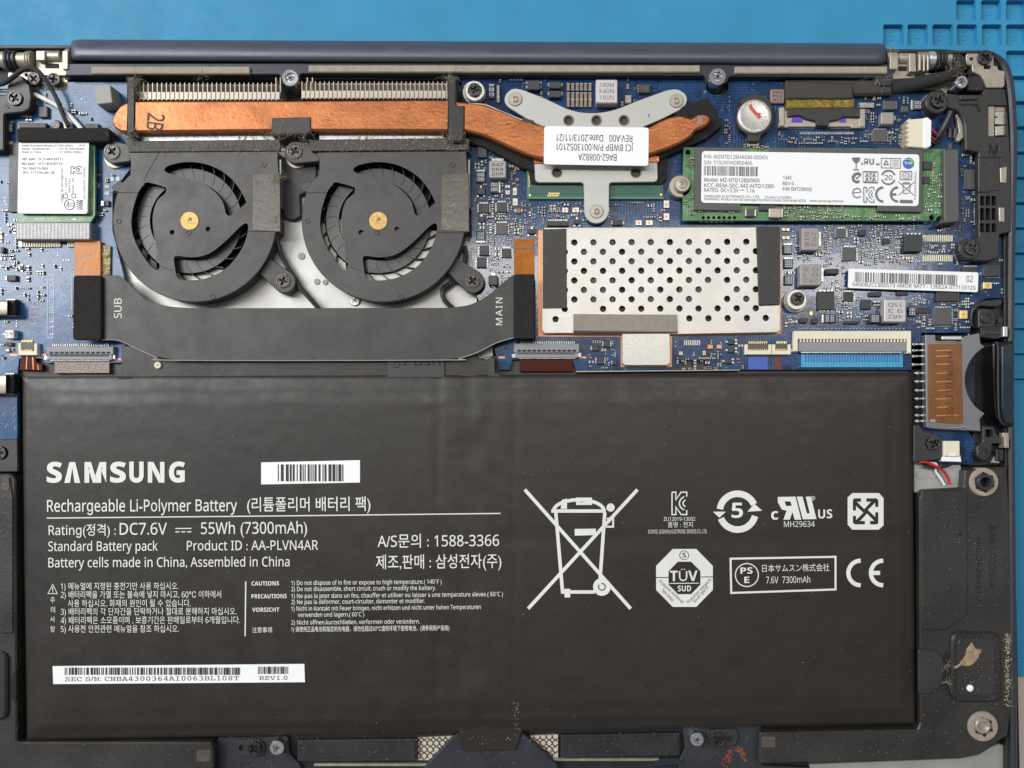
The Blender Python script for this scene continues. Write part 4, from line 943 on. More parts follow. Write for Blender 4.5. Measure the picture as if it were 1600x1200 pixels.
def fan(cx, cy, lab, base_holes, seam):
    f = root('cooling_fan', cx, cy, 2.5, lab, 'fan', 'laptop cooling fans')
    T = lambda l: [(cx+a, cy+b_) for a, b_ in l]
    arc = [(8+128*math.cos(math.radians(a)), -1+128*math.sin(math.radians(a))) for a in range(9, 206, 5)]
    out = [(-96, -107), (138, -109), (140, -60), (140, 17)]+arc+[(-103, -62), (-93, -72), (-92, -92)]
    hl = [T(smooth_curve(s+[s[0]], 2)[:-1]) for s in (slotA, slotB, slotC)]+[T(circ(-27, 18, 4, 12)), T(circ(29, 13, 4, 12))]
    m = MB(); m.prism(T(out), 27, 30, 1.0, holes=hl); cov = part('cover', m, 'fan', f)
    m = MB(); m.prism(T(inset(out, .6)), 3.2, 26.9, .2, holes=[T(inset(out, 5))]); part('side_wall', m, 'fan', f)
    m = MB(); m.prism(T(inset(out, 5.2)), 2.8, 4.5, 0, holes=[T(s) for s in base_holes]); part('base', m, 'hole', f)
    for s in base_holes:
        m = MB(); m.prism(T(s), 3, 12 if cx > 400 else 9, .2); part('light_catch_block', m, 'plate', f)  # block added and raised so the opening looks as if light reaches it
    m = MB(); m.prism(T(circ(0, 0, 46, 32)), 4.6, 24, 2); im = part('impeller', m, 'fan_in', f)
    m = MB(); m.prism(T(circ(0, 0, 82, 48)), 16, 18.5, .4, holes=[T(circ(0, 0, 62, 40))]); part('ring', m, 'fan_in', im)
    c = W(cx, cy, 14)
    for k in range(27):
        b_ = inst('blade', BLADE, im, c); b_.rotation_euler.z = k*2*math.pi/27+.05
    # seat of the hub, label disc, studs
    m = MB(); m.lathe(cx, cy, [(14, 29.5), (14, 30.8), (13.4, 31.2), (3, 31.2), (2.6, 30.4), (0, 30.4)], 28); part('hub_disc', m, 'brass', f)
    m = MB(flat=True); m.sheet(circ(cx+1, cy-3, 2.6, 12), 31.5)
    for i in range(5): m.stroke([(cx-6+i*3, cy+3), (cx-4.5+i*3, cy+4.2)], .8, 31.4)
    part('hub_print', m, 'inkgrey', f)
    m = MB()
    for q in ((-2, 18), (116, -88), (-111, 0), (36, 118)): m.prism(T(circ(*q, 4.2, 14)), 29.8, 30.9, .3, holes=[T(circ(*q, 2.8, 12))])
    part('stud_ring', m, 'fan', f)
    for s in seam:
        m = MB(); m.stroke(T(s), 1.0, 30.12); part('seam', m, 'hole', cov)
    # tape over the right edge
    m = MB(); m.prism(rnd_poly(T([(99, -73), (141.5, -75), (142, 17), (98, 15)]), 1), 29.5, 31, .5); part('tape', m, 'gloss_tape', f)
    m = MB(); m.box(cx+140, cy-96, cx+143.5, cy-20, 6, 27, .4); part('wall_strip', m, 'sd', f)
    # ears
    for (ex, ey, bx, by, r, z1) in ((-118 if cx < 400 else -129, -107, -92, -106, 17.5, 25), (148, 95, 112, 66, 18, 22)):
        d = Vector((bx-ex, by-ey)); d.normalize(); nrm = Vector((-d.y, d.x)); a0 = math.atan2(nrm.y, nrm.x)
        ear = [(ex+r*math.cos(a0+math.pi*i/14), ey+r*math.sin(a0+math.pi*i/14)) for i in range(15)]+[(bx-nrm.x*r*.75, by-nrm.y*r*.75), (bx+nrm.x*r*.75, by+nrm.y*r*.75)]
        m = MB(); m.prism(T(ear), 8 if z1 < 25 else 14, z1, 1.2, holes=[T(circ(ex, ey, 8, 16))]); e_ = part('mounting_ear', m, 'fan', f)
        washer(e_, cx+ex+1, cy+ey+(8 if z1 > 24 else 2), 17, 8, 6, 15 if z1 > 24 else 8, 'nickel')
    m = MB(); m.prism(T(rnd_poly([(-123, -53), (-112, -62), (-98, -60), (-98, -46), (-116, -45)], 3)), 12, 22, 1); part('side_tab', m, 'fan', f)
    # tapes and bright duct bar behind the fan
    return f
fan(296, 345, 'black cooling fan next to the white wireless card', [sector(54, 66, 28, 72), sector(84, 100, 55, 160)], [[(-123, -44), (-80, -44)], [(-47, -107), (-67, -72), (-71, -62)], [(90, 16), (140, 17)], [(-46, 70), (-36, 75), (-24, 78)]])
fan(591, 345, 'black cooling fan under the black tape strap, beside the bare board', [sector(52, 66, 20, 80), sector(84, 103, 10, 178), sector(54, 66, 150, 182)], [[(-123, -44), (-80, -44)], [(92, 18), (134, 19)], [(-46, 70), (-36, 75), (-24, 78)]])
# ------------------------------------------------------------------ heat sink
hs = root('heat_sink', 640, 190, 8, 'copper heat pipe assembly with two silver fin stacks and a grey processor bracket', 'heat sink')
pipe = [(174, 190, 5), (177, 178, 5), (188, 164, 6), (203, 157.5, 6), (450, 157), (700, 155.5), (728, 160), (756, 163, 12), (784, 173, 12), (812, 186, 12), (835, 193, 12), (856, 197), (1013, 199), (1030, 190), (1048, 182, 8), (1066, 180, 8), (1080, 185, 4), (1089, 179, 4), (1103, 177, 6), (1111, 184, 6), (1108, 193, 6), (1096, 200, 6), (1086, 203, 4), (1082, 211, 6), (1066, 222, 10), (1040, 233, 12), (1013, 242), (850, 248), (832, 245, 12), (812, 237, 12), (784, 224, 12), (756, 211, 12), (727, 204), (450, 203.5), (205, 206, 8), (188, 206, 8), (178, 199, 6)]
m = MB(); m.prism(rnd_poly(pipe, 1.5), 24, 36, 2.6); pp = part('heat_pipe', m, 'copper', hs, smooth=True)
m = MB(); m.prism(rnd_poly([(1089, 181), (1097, 180), (1099, 194), (1091, 195)], 1.5), 35.8, 36.6, .3); part('crimp_facet', m, 'inductpink', pp)
m = MB(flat=True); text(m, '2', 231, 176, 12.5, 27, 36.3, ang=96, bold=.012); text(m, 'B', 230, 189.5, 12, 26, 36.3, ang=98, bold=.012); part('hand_mark', m, 'ink', pp)
m = MB(); m.tube([(730, 163, 26), (757, 164, 26), (784, 175, 26), (816, 188, 26)], 1.6, 6); m.tube([(729, 208, 26), (757, 213, 26), (784, 226, 26), (815, 240, 26)], 1.4, 6); part('rail', m, 'nickel', hs)
def fins(x0, n, pitch):
    m = MB(local=True)
    m.prism([(-.7, -26), (.7, -26), (.7, 1), (-.7, 1)], -12, 3.6, .15); m.prism([(-.6, -12.5), (5.9, -12.5), (5.9, 0), (-.6, 0)], 2, 3.8, .9)
    m.prism([(-.6, -25), (5, -25), (5, -12.5), (-.6, -12.5)], -7, -6, .2)
    me = mesh_of(m, 'nickel', (0, 0, 0))
    for i in range(n): inst('fin', me, hs, W(x0+i*pitch, 157.6 if x0 < 400 else 155.6, 26))
fins(212, 32, 7.12); fins(473, 33, 7.05)
m = MB(); m.box(212, 132, 441, 158, 2, 21, .4); m.box(472, 130, 704, 156, 2, 21, .4); part('fin_base', m, 'gasket', hs)  # raised high and coloured light so the fin gaps look less shaded
for x in (431, 438, 480, 488):
    m = MB(); m.box(x-.8, 121, x+.8, 150, 8, 27, .2); part('fin_end', m, 'nickel', hs)
m = MB(); m.prism(rnd_poly([(222, 209), (436, 206), (436, 219), (222, 221)], 2), 8, 22, 1); m.prism(rnd_poly([(498, 206), (694, 204), (694, 217), (498, 219)], 2), 8, 22, 1); part('duct_bar', m, 'steel', hs)
for x, y in ((378, 213), (567, 213)):
    m = MB(); m.prism(circ(x, y, 6.5, 18), 21.8, 23.4, .4, holes=[circ(x, y, 4.6, 14)]); part('rivet_ring', m, 'nickel', hs)
m = MB(); m.box(214, 205, 435, 208.5, 12, 24, .3); m.box(500, 202, 690, 205.5, 12, 24, .3); part('fin_foot', m, 'lint', hs)
def tape(poly, z0, z1, mt, lab, r=1.5, b=.6):
    m = MB(); m.prism(rnd_poly(poly, r), z0, z1, b); return solo('tape_strip', m, mt, lab, 'tape')
tape([(197, 118), (213, 117), (211.5, 209), (196.5, 210)], 22, 37.6, 'strap', 'narrow black tape strap across the left end of the copper heat pipe', b=3)
tape([(699, 119), (715, 118), (714, 163), (727.5, 164), (727, 212), (724, 222), (697, 222)], 22, 37.7, 'strap', 'wide black tape strap across the copper pipe between the right fin stack and its bend', b=3)
tape([(424, 183.5), (486, 182), (487, 206), (477, 210), (423, 211)], 24, 37.5, 'tape', 'short black cloth tape patch on the middle lower edge of the copper pipe', b=2)
def duct_tape(x0, x1, y, lab):
    t = tape([(x0, y), (x1, y-2.5), (x1, y+15), (x0+2, y+17)], 26, 31.2, 'tape', lab)
duct_tape(199, 437, 220.5, 'dusty black tape strip along the top of the fan next to the wireless card')
duct_tape(483, 733, 219, 'dusty black tape strip along the top of the fan by the bare board')
m = MB(); m.prism(rnd_poly([(1040, 196), (1066, 166), (1106, 152), (1116, 172), (1129, 196), (1104, 216), (1040, 244), (1030, 250), (1026, 236)], 2), 18, 23.8, 1); solo('foam_pad', m, 'foam', 'black foam pad under the crimped tip of the copper heat pipe', 'foam')
m = MB(); m.prism(rnd_poly([(730, 210), (757, 215), (785, 228), (815, 242), (837, 246), (837, 268), (815, 262), (790, 247), (758, 230), (732, 222)], 3), 13, 22, 1.2); solo('foam_pad', m, 'foam', 'curved black foam strip under the bend of the copper heat pipe', 'foam')
# processor bracket
bl = [(788, 160, 12), (789, 148, 12), (800, 137.5, 10), (814, 139, 8), (850, 153), (886, 170, 8), (906, 175.5, 8), (932, 177, 12), (960, 172, 12), (1000, 156, 6), (1044, 140, 8), (1060, 138.5, 10), (1073, 148, 12), (1074, 160, 10), (1066, 170, 8), (1034, 186, 6), (1006, 198), (1006, 252), (1027, 252), (1028, 280, 3), (1024, 284, 3), (952, 285, 5), (951, 330)]
tong = [(932+19*math.cos(math.radians(a)), 330+19*math.sin(math.radians(a))) for a in range(0, 181, 12)]
bl += tong+[(912, 285, 5), (840, 285, 3), (836, 281, 3), (835, 254), (850, 252), (850, 198), (830, 190, 6), (795, 168, 10)]
m = MB(); m.prism(rnd_poly(bl, 1.5), 18, 23, .8, holes=[circ(888.5, 188, 7.2, 18), circ(932, 188, 7.2, 18), circ(975, 188, 7.2, 18), circ(870, 269.5, 7.4, 18), circ(993.5, 269.5, 7.4, 18)]); br = part('processor_bracket', m, 'bracket', hs)
for x, y in ((888.5, 188), (932, 188), (975, 188), (870, 269.5), (993.5, 269.5)):
    m = MB(); m.prism(circ(x, y, 9, 20), 22.9, 23.25, 0, holes=[circ(x, y, 7.25, 18)]); part('heat_stain', m, 'grime', br)
    m = MB(); m.prism(circ(x, y, 7.1, 16), 17, 18.6, 0); part('hole_floor', m, 'chip', br)
for x, y in ((870, 269.5), (993.5, 269.5)):
    m = MB(); m.prism([(x-6.8, y-2), (x+6.8, y-2), (x+5, y+5), (x, y+8), (x-5, y+5)], 18.6, 20, .5); part('dimple', m, 'spk', br)
for x, y in ((805, 154.5), (1057, 157), (932, 330)):
    m = MB(); st = []
    for i in range(36):
        r = 11.6 if i % 2 else 10.2
        st.append((x+r*math.cos(i*math.pi/18), y+r*math.sin(i*math.pi/18)))
    m.prism(st, 22.8, 24.6, .8); m.lathe(x, y, [(4.8, 24.4), (4.6, 26), (3.6, 26.4), (2.4, 25.2), (0, 25)], 16); part('star_rivet', m, 'nickel', br, smooth=False)
m = MB(); m.prism(rnd_poly([(817, 184), (834, 188), (833, 195), (816, 188)], .5), 22.8, 25, .4); part('corner_tape', m, 'tape', br)
m = MB(); m.prism([(834, 248), (852, 248), (852, 255), (834, 255)], 23, 25, .4); m.prism([(1012, 243), (1030, 244), (1030, 253), (1012, 253)], 23, 25, .4); part('copper_base', m, 'copper', hs)
m = MB(flat=True); m.stroke([(1013, 178), (1014.5, 183)], 1.6, 23.2); part('pen_tick', m, 'violet', br)
m = MB(); lp = rot(rr(850, 198, 1013.5, 258, 5, 4), 932, 228, .9); m.prism(lp, 35.8, 37, .25); lab = part('paper_label', m, 'paper', hs)
m = MB(flat=True)
text(m, 'BA62-00882A', 963.5, 241, 60, 10.5, 37.3, ang=180.9); text(m, 'JCI BWBP P/N:0013052101', 990, 226, 120, 10.5, 37.3, ang=180.9); text(m, 'REV:A00   Date:2013/11/21', 988, 211.5, 118, 10.5, 37.3, ang=180.9)
part('printed_text', m, 'ink', lab)

# ------------------------------------------------------------------ solid state drive
A = .9
sd = root('solid_state_drive', 1275, 290, 18, 'long green solid state drive card with a large white label', 'solid state drive')
R = lambda p: rot(p, 1270, 288, A)
bo = [(1067, 231), (1476, 227), (1476, 246), (1471, 250), (1471, 318), (1476, 322), (1476, 331), (1466, 336), (1464, 343), (1090, 347), (1067, 348)]
m = MB(); m.prism(R(rnd_poly([(1067, 233), (1478, 229), (1478, 245), (1473, 247), (1473, 322), (1478, 324), (1478, 333), (1466, 335), (1463, 342), (1067, 348)], 1)), 19, 24, .5, holes=[circ(1075, 238, 4.5, 14), circ(1456, 340, 4.5, 14)]+[circ(1099+i*8.15, 340, 2.6, 10) for i in range(7)]); part('card', m, 'green', sd)
for q in ((1086, 232.5, 1158, 331), (1372, 229, 1441, 328.5)):
    m = MB(); m.prism(R(rr(*q, 1)), 24, 30, .8); part('memory_chip', m, 'conn_dark', sd)
m = MB(); m.prism(R(rr(1202, 232, 1374, 246, 1)), 24, 29.6, .8); part('memory_chip', m, 'conn_dark', sd)
m = MB(); m.prism(R(rr(1187, 305, 1212, 330, 1)), 24, 28, .5); part('controller_chip', m, 'chip', sd)
for q in ((1443, 249, 1456, 262), (1443, 273, 1453, 284)):
    m = MB(); m.prism(R(rr(*q, .6)), 24, 27, .5); part('small_chip', m, 'chip', sd)
for q, mt, h in (((1167, 328, 1180, 340), 'capgrey', 5), ((1204, 326, 1222, 341), 'nickel', 8)):
    m = MB(); m.prism(R(rr(*q, 2)), 24, 24+h, 1); m.prism(R(rr(q[0]-2, q[1]+1, q[0]+1.5, q[3]-1, .5)), 24, 24+h*.8, .3, mi=1); m.prism(R(rr(q[2]-1.5, q[1]+1, q[2]+2, q[3]-1, .5)), 24, 24+h*.8, .3, mi=1); part('capacitor', m, [mt, 'tin'], sd)
r9 = random.Random(3); m = MB(); used = []
for (x0, y0, x1, y1, n) in ((1072, 246, 1083, 340, 60), (1186, 322, 1320, 341, 200), (1320, 334, 1440, 340, 40), (1444, 250, 1470, 330, 90), (1090, 329, 1160, 334, 50), (1160, 229, 1200, 233, 14)):
    for _ in range(n):
        x, y = r9.uniform(x0, x1), r9.uniform(y0, y1); hx, hy = r9.choice([(3, 1.6), (1.6, 3), (2, 1.2), (1.2, 2)])
        if any(abs(x-a) < hx+c+.6 and abs(y-b_) < hy+d+.6 for a, b_, c, d in used): continue
        if 1066 < x < 1086 and abs(y-288) < 20 or (1160 < x < 1226 and 322 < y < 344) or (1441 < x < 1458 and y < 286): continue
        used.append((x, y, hx, hy)); mi = r9.choice([0, 0, 2])
        if hx > hy:
            m.prism(R(rr(x-hx*.5, y-hy, x+hx*.5, y+hy, 0)), 24, 26.4, .3, mi=mi); m.prism(R(rr(x-hx, y-hy, x-hx*.5, y+hy, 0)), 24, 26.5, .3, mi=1); m.prism(R(rr(x+hx*.5, y-hy, x+hx, y+hy, 0)), 24, 26.5, .3, mi=1)
        else:
            m.prism(R(rr(x-hx, y-hy*.5, x+hx, y+hy*.5, 0)), 24, 26.4, .3, mi=mi); m.prism(R(rr(x-hx, y-hy, x+hx, y-hy*.5, 0)), 24, 26.5, .3, mi=1); m.prism(R(rr(x-hx, y+hy*.5, x+hx, y+hy, 0)), 24, 26.5, .3, mi=1)
part('small_components', m, ['capbody', 'tin', 'capgrey'], sd, kind='stuff')
m = MB(); m.prism(R(rr(1096, 238.5, 1436, 319.5, 6, 5)), 29.7, 30.7, .25); lab = part('paper_label', m, 'paper', sd)
ZL = 31.0
m = MB(flat=True)
text(m, 'P/N: MZNTD128HAGM-000KN', 1100, 247.5, 99, 6.2, ZL, A); text(m, 'S/N: S15UNYAD800466', 1100, 256.5, 75, 6.2, ZL, A)
barcode(m, 1100, 259, 1185, 274, ZL, A, seed=4, unit=.95)
text(m, 'Model: MZ-NTD1280/0KN', 1100, 283.5, 86, 6.2, ZL, A); text(m, 'KCC-REM-SEC-MZ-NTD1280', 1100, 292, 109, 6, ZL, A); text(m, 'RATED: DC+3.3V', 1100, 299.5, 54, 6, ZL, A); text(m, '1.1A', 1166, 300.5, 13, 6, ZL, A)
m.stroke([(1156, 297), (1163, 297)], .8, ZL)
text(m, 'SAMSUNG ELECTRONICS CO., LTD.', 1100, 308, 87, 4, ZL, A); text(m, 'Product of KOREA', 1196, 309.5, 41, 3.4, ZL, A); text(m, 'WARNING: Product can be damaged by Electrostatic Discharge (ESD)', 1100, 312.5, 159, 3.6, ZL, A); text(m, 'www.samsung.com/ssd', 1265, 315, 52, 3.6, ZL, A)
text(m, '1345', 1223.5, 280, 13, 5.4, ZL, A); text(m, 'REV 0', 1223, 289, 17, 5.4, ZL, A); text(m, 'F/W DXT23K0Q', 1223, 297.5, 45, 5.4, ZL, A)
# symbols on the right of the label
m.sheet([(1331, 246), (1344, 246), (1343, 251), (1338.5, 255.5), (1337, 255.5), (1332.5, 251)], ZL); m.stroke([(1337.7, 255), (1337.7, 264)], 1.2, ZL); m.stroke([(1333, 265), (1342, 265)], 1.4, ZL)
text(m, 'c', 1345.5, 257.5, 3, 5, ZL, bold=.02); text(m, 'ЯU', 1349.5, 257, 16, 9.5, ZL, bold=.03); text(m, 'us', 1368.5, 258, 6, 4.5, ZL, bold=.02)
m.stroke([(1377, 247), (1407.5, 247.5), (1407, 262.5), (1377, 262)], .8, ZL, closed=True); m.stroke([(1391.5, 247.5), (1391.5, 262)], .7, ZL); m.stroke([(1381, 257), (1384.5, 250.5), (1388, 257)], 1.2, ZL, closed=True)
for i in range(4): m.stroke([(1394, 250+i*3), (1405, 250.2+i*3)], .6, ZL)
m.stroke([(1345, 273.5), (1341, 270.6), (1336, 272), (1332.6, 276), (1333.5, 281.6), (1338, 284.4), (1343, 283)], 3.6, ZL); m.stroke([(1337, 276), (1339, 279), (1344, 273)], 1.4, ZL)
m.stroke([(1349, 268), (1371, 268.5)], 1.6, ZL); m.stroke([(1349.5, 284.5), (1371, 285)], 2, ZL); text(m, 'ATA', 1351.5, 276.5, 17, 6, ZL, bold=.02); text(m, 'ATA', 1351.5, 283, 17, 6, ZL, bold=.02); m.stroke([(1348.5, 267.5), (1348.5, 285)], .7, ZL); m.stroke([(1371.5, 268), (1371.5, 285)], .7, ZL)
for a0 in (200, 20): m.stroke([(1388+10.6*math.cos(math.radians(a0+i*10)), 277+10.6*math.sin(math.radians(a0+i*10))) for i in range(15)], 2.2, ZL)
text(m, '20', 1382, 281, 12, 8, ZL)
m.stroke(rr(1406.5, 267.5, 1424.5, 280.5, 1), 1, ZL, closed=True); m.stroke(rr(1410, 270, 1421.5, 278, 3), .7, ZL, closed=True); text(m, 'VCI', 1411.5, 276, 8.5, 3.6, ZL)
m.stroke([(1333, 301), (1345, 300)], 1, ZL); m.stroke([(1345, 300), (1344, 296), (1339, 293.6), (1333.6, 296), (1332, 301), (1334, 306.5), (1339.5, 309), (1345, 306)], 1.3, ZL)
# KC, CE, bin
def kc(m, x, y, w_, h, z, s=1.2):
    m.stroke([(x, y), (x+w_*.26, y), (x+w_*.26, y+h*.34), (x+w_*.62, y), (x+w_, y), (x+w_, y+h*.2)], s, z); m.stroke([(x, y), (x, y+h), (x+w_*.26, y+h), (x+w_*.26, y+h*.66), (x+w_*.62, y+h), (x+w_, y+h), (x+w_, y+h*.8)], s, z)
    for r in (.5, .25): m.stroke([(x+w_+math.cos(math.radians(a))*w_*r, y+h*.5+math.sin(math.radians(a))*h*r*.62) for a in range(110, 251, 14)], s, z)
kc(m, 1349.5, 292.5, 16, 23, ZL, 1.1)
def ce(m, x0, x1, y0, y1, z, s):
    r = (y1-y0)/2; yc = (y0+y1)/2
    for cx, bar_ in ((x0+r, 0), (x1-.08*r, 1)):
        if bar_: cx = x1
        m.stroke([(cx+r*math.cos(math.radians(a)), yc+r*math.sin(math.radians(a))) for a in range(90, 271, 12)], s, z)
        if bar_: m.stroke([(cx-r, yc), (cx-r*.25, yc)], s, z)
ce(m, 1369, 1403, 292.5, 314.5, ZL, 3)
def bin_mark(m, x0, y0, x1, y1, z, s, wheel=True):
    X = lambda u: x0+(x1-x0)*u
    Y = lambda v: y0+(y1-y0)*v
    Q = lambda *l: [(X(a), Y(b_)) for a, b_ in l]
    m.stroke(Q((0, 0), (.94, 1)), s, z); m.stroke(Q((1, 0), (.03, 1)), s, z)
    m.stroke(Q((.275, .19), (.335, .86), (.62, .86)), s, z); m.stroke(Q((.71, .19), (.665, .80)), s, z); m.stroke(Q((.235, .18), (.72, .18)), s, z)
    m.stroke([(X(.48+.225*math.cos(math.radians(a))), Y(.18+.095*math.sin(math.radians(a)))) for a in range(180, 361, 15)], s, z)
    return X, Y, Q
bin_mark(m, 1403, 283, 1430, 305, ZL, .9)
m.sheet([(1406, 312), (1426, 312.5), (1426, 317), (1406, 316.5)], ZL)
text(m, 'SAMSUNG', 1431, 312, 44, 2.6, ZL, ang=-89)
part('printed_text', m, 'inkgrey', lab)
m = MB(flat=True); m.sheet(circ(1419.5, 255, 9, 24), ZL); part('round_emblem', m, 'logoblue', lab)
m = MB(flat=True)
m.sheet([(1421, 246.6), (1425, 248), (1428, 252), (1427.5, 257), (1424, 254), (1421, 250)], ZL+.2)
o_ = part('emblem_band', m, 'logogreen', lab)
m = MB(flat=True); text(m, 'free', 1413.5, 257, 11.5, 5, ZL+.4, bold=.02); m.stroke([(1412, 250), (1417, 248), (1421, 249.5)], .9, ZL+.4); part('emblem_text', m, 'white', lab)
m = MB(); m.prism(rnd_poly([(1475, 233), (1498, 233), (1499, 346), (1470, 349), (1469, 345), (1476, 343)], 1), ZB, 33, 1.2); solo('card_socket', m, 'conn_dark', 'dark grey socket gripping the end of the solid state drive', 'connector')
ws = root('silver_screw', 1067, 288, 14, 'silver screw on a round washer holding the end of the solid state drive', 'screw')
washer(ws, 1063, 291, 17, 9, 12, 24, 'nickel')
m = MB(); m.lathe(1066.5, 287, [(12, 24), (12.4, 29), (11, 31), (7, 31), (6, 31.6), (2.6, 31.6), (2, 30.4), (0, 30.4)], 26); part('head', m, 'nickel', ws, smooth=True)
m = MB(flat=True); text(m, '2', 1064, 290, 5, 6, 31.9, ang=-20); part('drive_mark', m, 'rust', ws)

# ------------------------------------------------------------------ wireless card
wl = root('wireless_card', 85, 285, 18, 'small green wireless card with a white printed label', 'wireless card')
m = MB(); m.prism(rnd_poly([(29, 222), (148, 219), (149, 336), (142, 347), (27, 348)], 1.5), 18, 22, .5); part('card', m, 'green', wl)
m = MB(); m.prism(rr(30.5, 223, 138, 333, 2), 22, 27.8, .8); part('shield_lid', m, 'can', wl)
m = MB(); m.prism(rnd_poly([(29, 221.5), (139, 220.5), (136.5, 334), (27, 333.5)], 4), 27.8, 28.6, .25); lab = part('paper_label', m, 'paper', wl)
ZL = 28.9
m = MB(flat=True)
text(m, 'Intel® Dual Band Wireless-N 7260', 34, 229, 65, 3.2, ZL); text(m, 'MAIN', 102, 229, 11, 3, ZL); text(m, 'AUX', 123.5, 228.6, 9.5, 3, ZL); text(m, 'Model: 7260NGW AN', 34, 234, 43, 3.2, ZL); text(m, 'Made in China', 34, 239, 30, 3.2, ZL); text(m, 'FCC ID: PD97260NG', 93, 234, 38, 3, ZL); text(m, 'IC: 1000M-7260NG', 93, 239, 34, 3, ZL)
for t, y, wd in (('WF MAC: 5C514FA39713', 250.5, 64), ('BD MAC: 5C514FA39716', 257.8, 63), ('TA: G94216-004', 265, 40), ('SPS: 717376-001.0E', 271.8, 51)): text(m, t, 34.5, y, wd, 4.2, ZL)
kc(m, 110.5, 260, 16, 11, ZL, .9); text(m, 'CMIIT ID 2013AJ0195', 98.5, 316, 53, 3.6, ZL, ang=-90); text(m, 'KCC-CRM-INT-7260NG', 133, 311, 50, 2.8, ZL, ang=-90)
for i in range(3): text(m, ('11-5620', 'ANATEL', '00260 / NG')[i], 104+i*5.6, 302, 24, 2.8, ZL, ang=-90)
m.stroke([(99, 303), (105, 303), (105, 309.5), (99, 309.5)], .7, ZL, closed=True); m.stroke([(112, 303), (118, 303), (118, 309), (112, 309)], .7, ZL, closed=True)
m.stroke(circ(108.5, 319.5, 8, 24), .9, ZL, closed=True); m.stroke([(103, 322), (107, 315), (107, 324)], .9, ZL); m.stroke([(109, 318), (115, 318)], .8, ZL); m.stroke([(109, 321.5), (115, 321.5)], .8, ZL)
for i in range(5): m.stroke([(119.5, 313+i*3.1), (124, 314.5+i*3.1), (129, 313+i*3.1)], 1.5-.15*i, ZL)
part('printed_text', m, 'ink', lab)
m = MB(flat=True); text(m, 'A06-11', 53, 344.5, 29, 4.4, 22.3, bold=.015); text(m, 'L ▲ A', 104, 344, 26, 4, 22.3); part('board_text', m, 'white', wl)
cs_ = root('card_socket', 84, 360, ZB, 'grey ribbed socket with gold pins below the wireless card', 'connector')
m = MB(); m.prism(rr(24, 347, 141, 374.5, 1), ZB, 26, 1.2); part('housing', m, 'conn', cs_)
m = MB()
for i in range(52): m.box(27+i*2.18, 349, 28+i*2.18, 373, 25.8, 26.5, .1)
part('rib_row', m, 'inductpale', cs_)
m = MB(); m.box(140, 349, 144, 374, ZB, 20, .3); m.box(93, 374, 103, 380, ZB, 16, .4); part('key', m, 'hole', cs_)
m = MB()
for i in range(45):
    x = 30+i*2.6
    if not 93 < x < 105: m.box(x, 374, x+1.5, 386, ZB, ZB+3, .4)
m.box(29, 377, 34.5, 386, ZB, ZB+4, .5); m.box(139, 377, 146, 384, ZB, ZB+4, .5); part('pin_row', m, 'ivorygold', cs_)
m = MB(); m.prism(rnd_poly([(25.5, 200), (168, 199), (172, 205), (170, 221), (26, 221)], 2.5), 16, 33, 1.6); solo('foam_strip', m, 'foam', 'black foam bar along the top of the wireless card', 'foam')
m = MB(); m.prism(rnd_poly([(14, 224), (29, 222), (28, 331), (13, 331)], 1), ZB, ZB+4, .5); solo('tape_strip', m, 'spk', 'flat dark grey strip along the outer edge of the wireless card', 'tape')  # flat dark strip by the card edge, only grouped with the tapes

# kapton tabs, foam pads and the matt black film bridging the two boards
m = MB(); m.prism(rnd_poly([(116, 375), (157, 376.5), (157, 431), (116, 431)], 1), ZB+3, ZB+6, .4); solo('kapton_tape', m, 'kaptonpale', 'orange film tape below the wireless card socket', 'tape')
m = MB(); m.prism(rnd_poly([(156, 382), (173, 384), (172, 430), (156, 430)], 1), ZB, ZB+3, .4); solo('kapton_tape', m, 'kaptonyellow', 'olive brown film tape tucked beside the orange one at the fan', 'tape')
m = MB(); m.prism(rnd_poly([(803, 373), (834, 374), (835, 429), (803, 429)], 1), ZB+.5, ZB+4, .5); k_ = solo('kapton_tape', m, 'kapton', 'crinkled amber film tape above the right foam pad beside the perforated shield', 'tape')
m = MB(); m.box(803.5, 384, 834, 389, ZB+3.6, ZB+4.6, .3); part('fold', m, 'kaptonbrown', k_)
film = [(158, 430), (186, 430, 6), (200, 440, 8), (212, 454, 10), (230, 470, 12), (262, 479, 14), (300, 481.5, 8), (700, 481, 8), (735, 477, 14), (763, 462, 12), (783, 444, 10), (803, 428), (803, 527), (775, 536, 12), (745, 551, 14), (716, 560, 14), (690, 562.5, 6), (280, 563, 6), (245, 558, 14), (218, 546, 14), (196, 535, 10), (180, 531.5, 4), (158, 531)]
m = MB(); m.prism(rnd_poly(film, 3, 6), 27.5, 29, .5); fl = solo('black_film', m, 'ribbon', 'matt black bridging film marked SUB and MAIN running below both fans', 'flat cable')
m = MB(flat=True); text(m, 'SUB', 190, 497, 31, 12, 29.3, ang=-90); text(m, 'MAIN', 785, 508, 43, 10.5, 29.3, ang=-90, spacing=1.25); part('printed_text', m, 'white', fl)
m = MB(); m.tube([(160, 531, 28.6), (185, 532, 28.6), (216, 545.5, 28.6), (245, 558, 28.6), (280, 563, 28.6), (690, 562.6, 28.6), (716, 560, 28.6), (745, 551, 28.6), (775, 536, 28.6), (803, 527.5, 28.6)], .8, 5); part('edge', m, 'rubber', fl)
m = MB(); m.prism(rnd_poly([(114, 430), (158, 430), (158, 531), (113, 531)], 5), 28.5, 35, 1.5); solo('foam_pad', m, 'foam', 'thick rectangular black foam pad next to the word SUB', 'foam')
m = MB(); m.prism(rnd_poly([(803, 428), (835.5, 428), (835.5, 529), (803, 529)], 4), 28.5, 34, 1.5); solo('foam_pad', m, 'foam', 'rectangular black foam pad next to the word MAIN', 'foam')
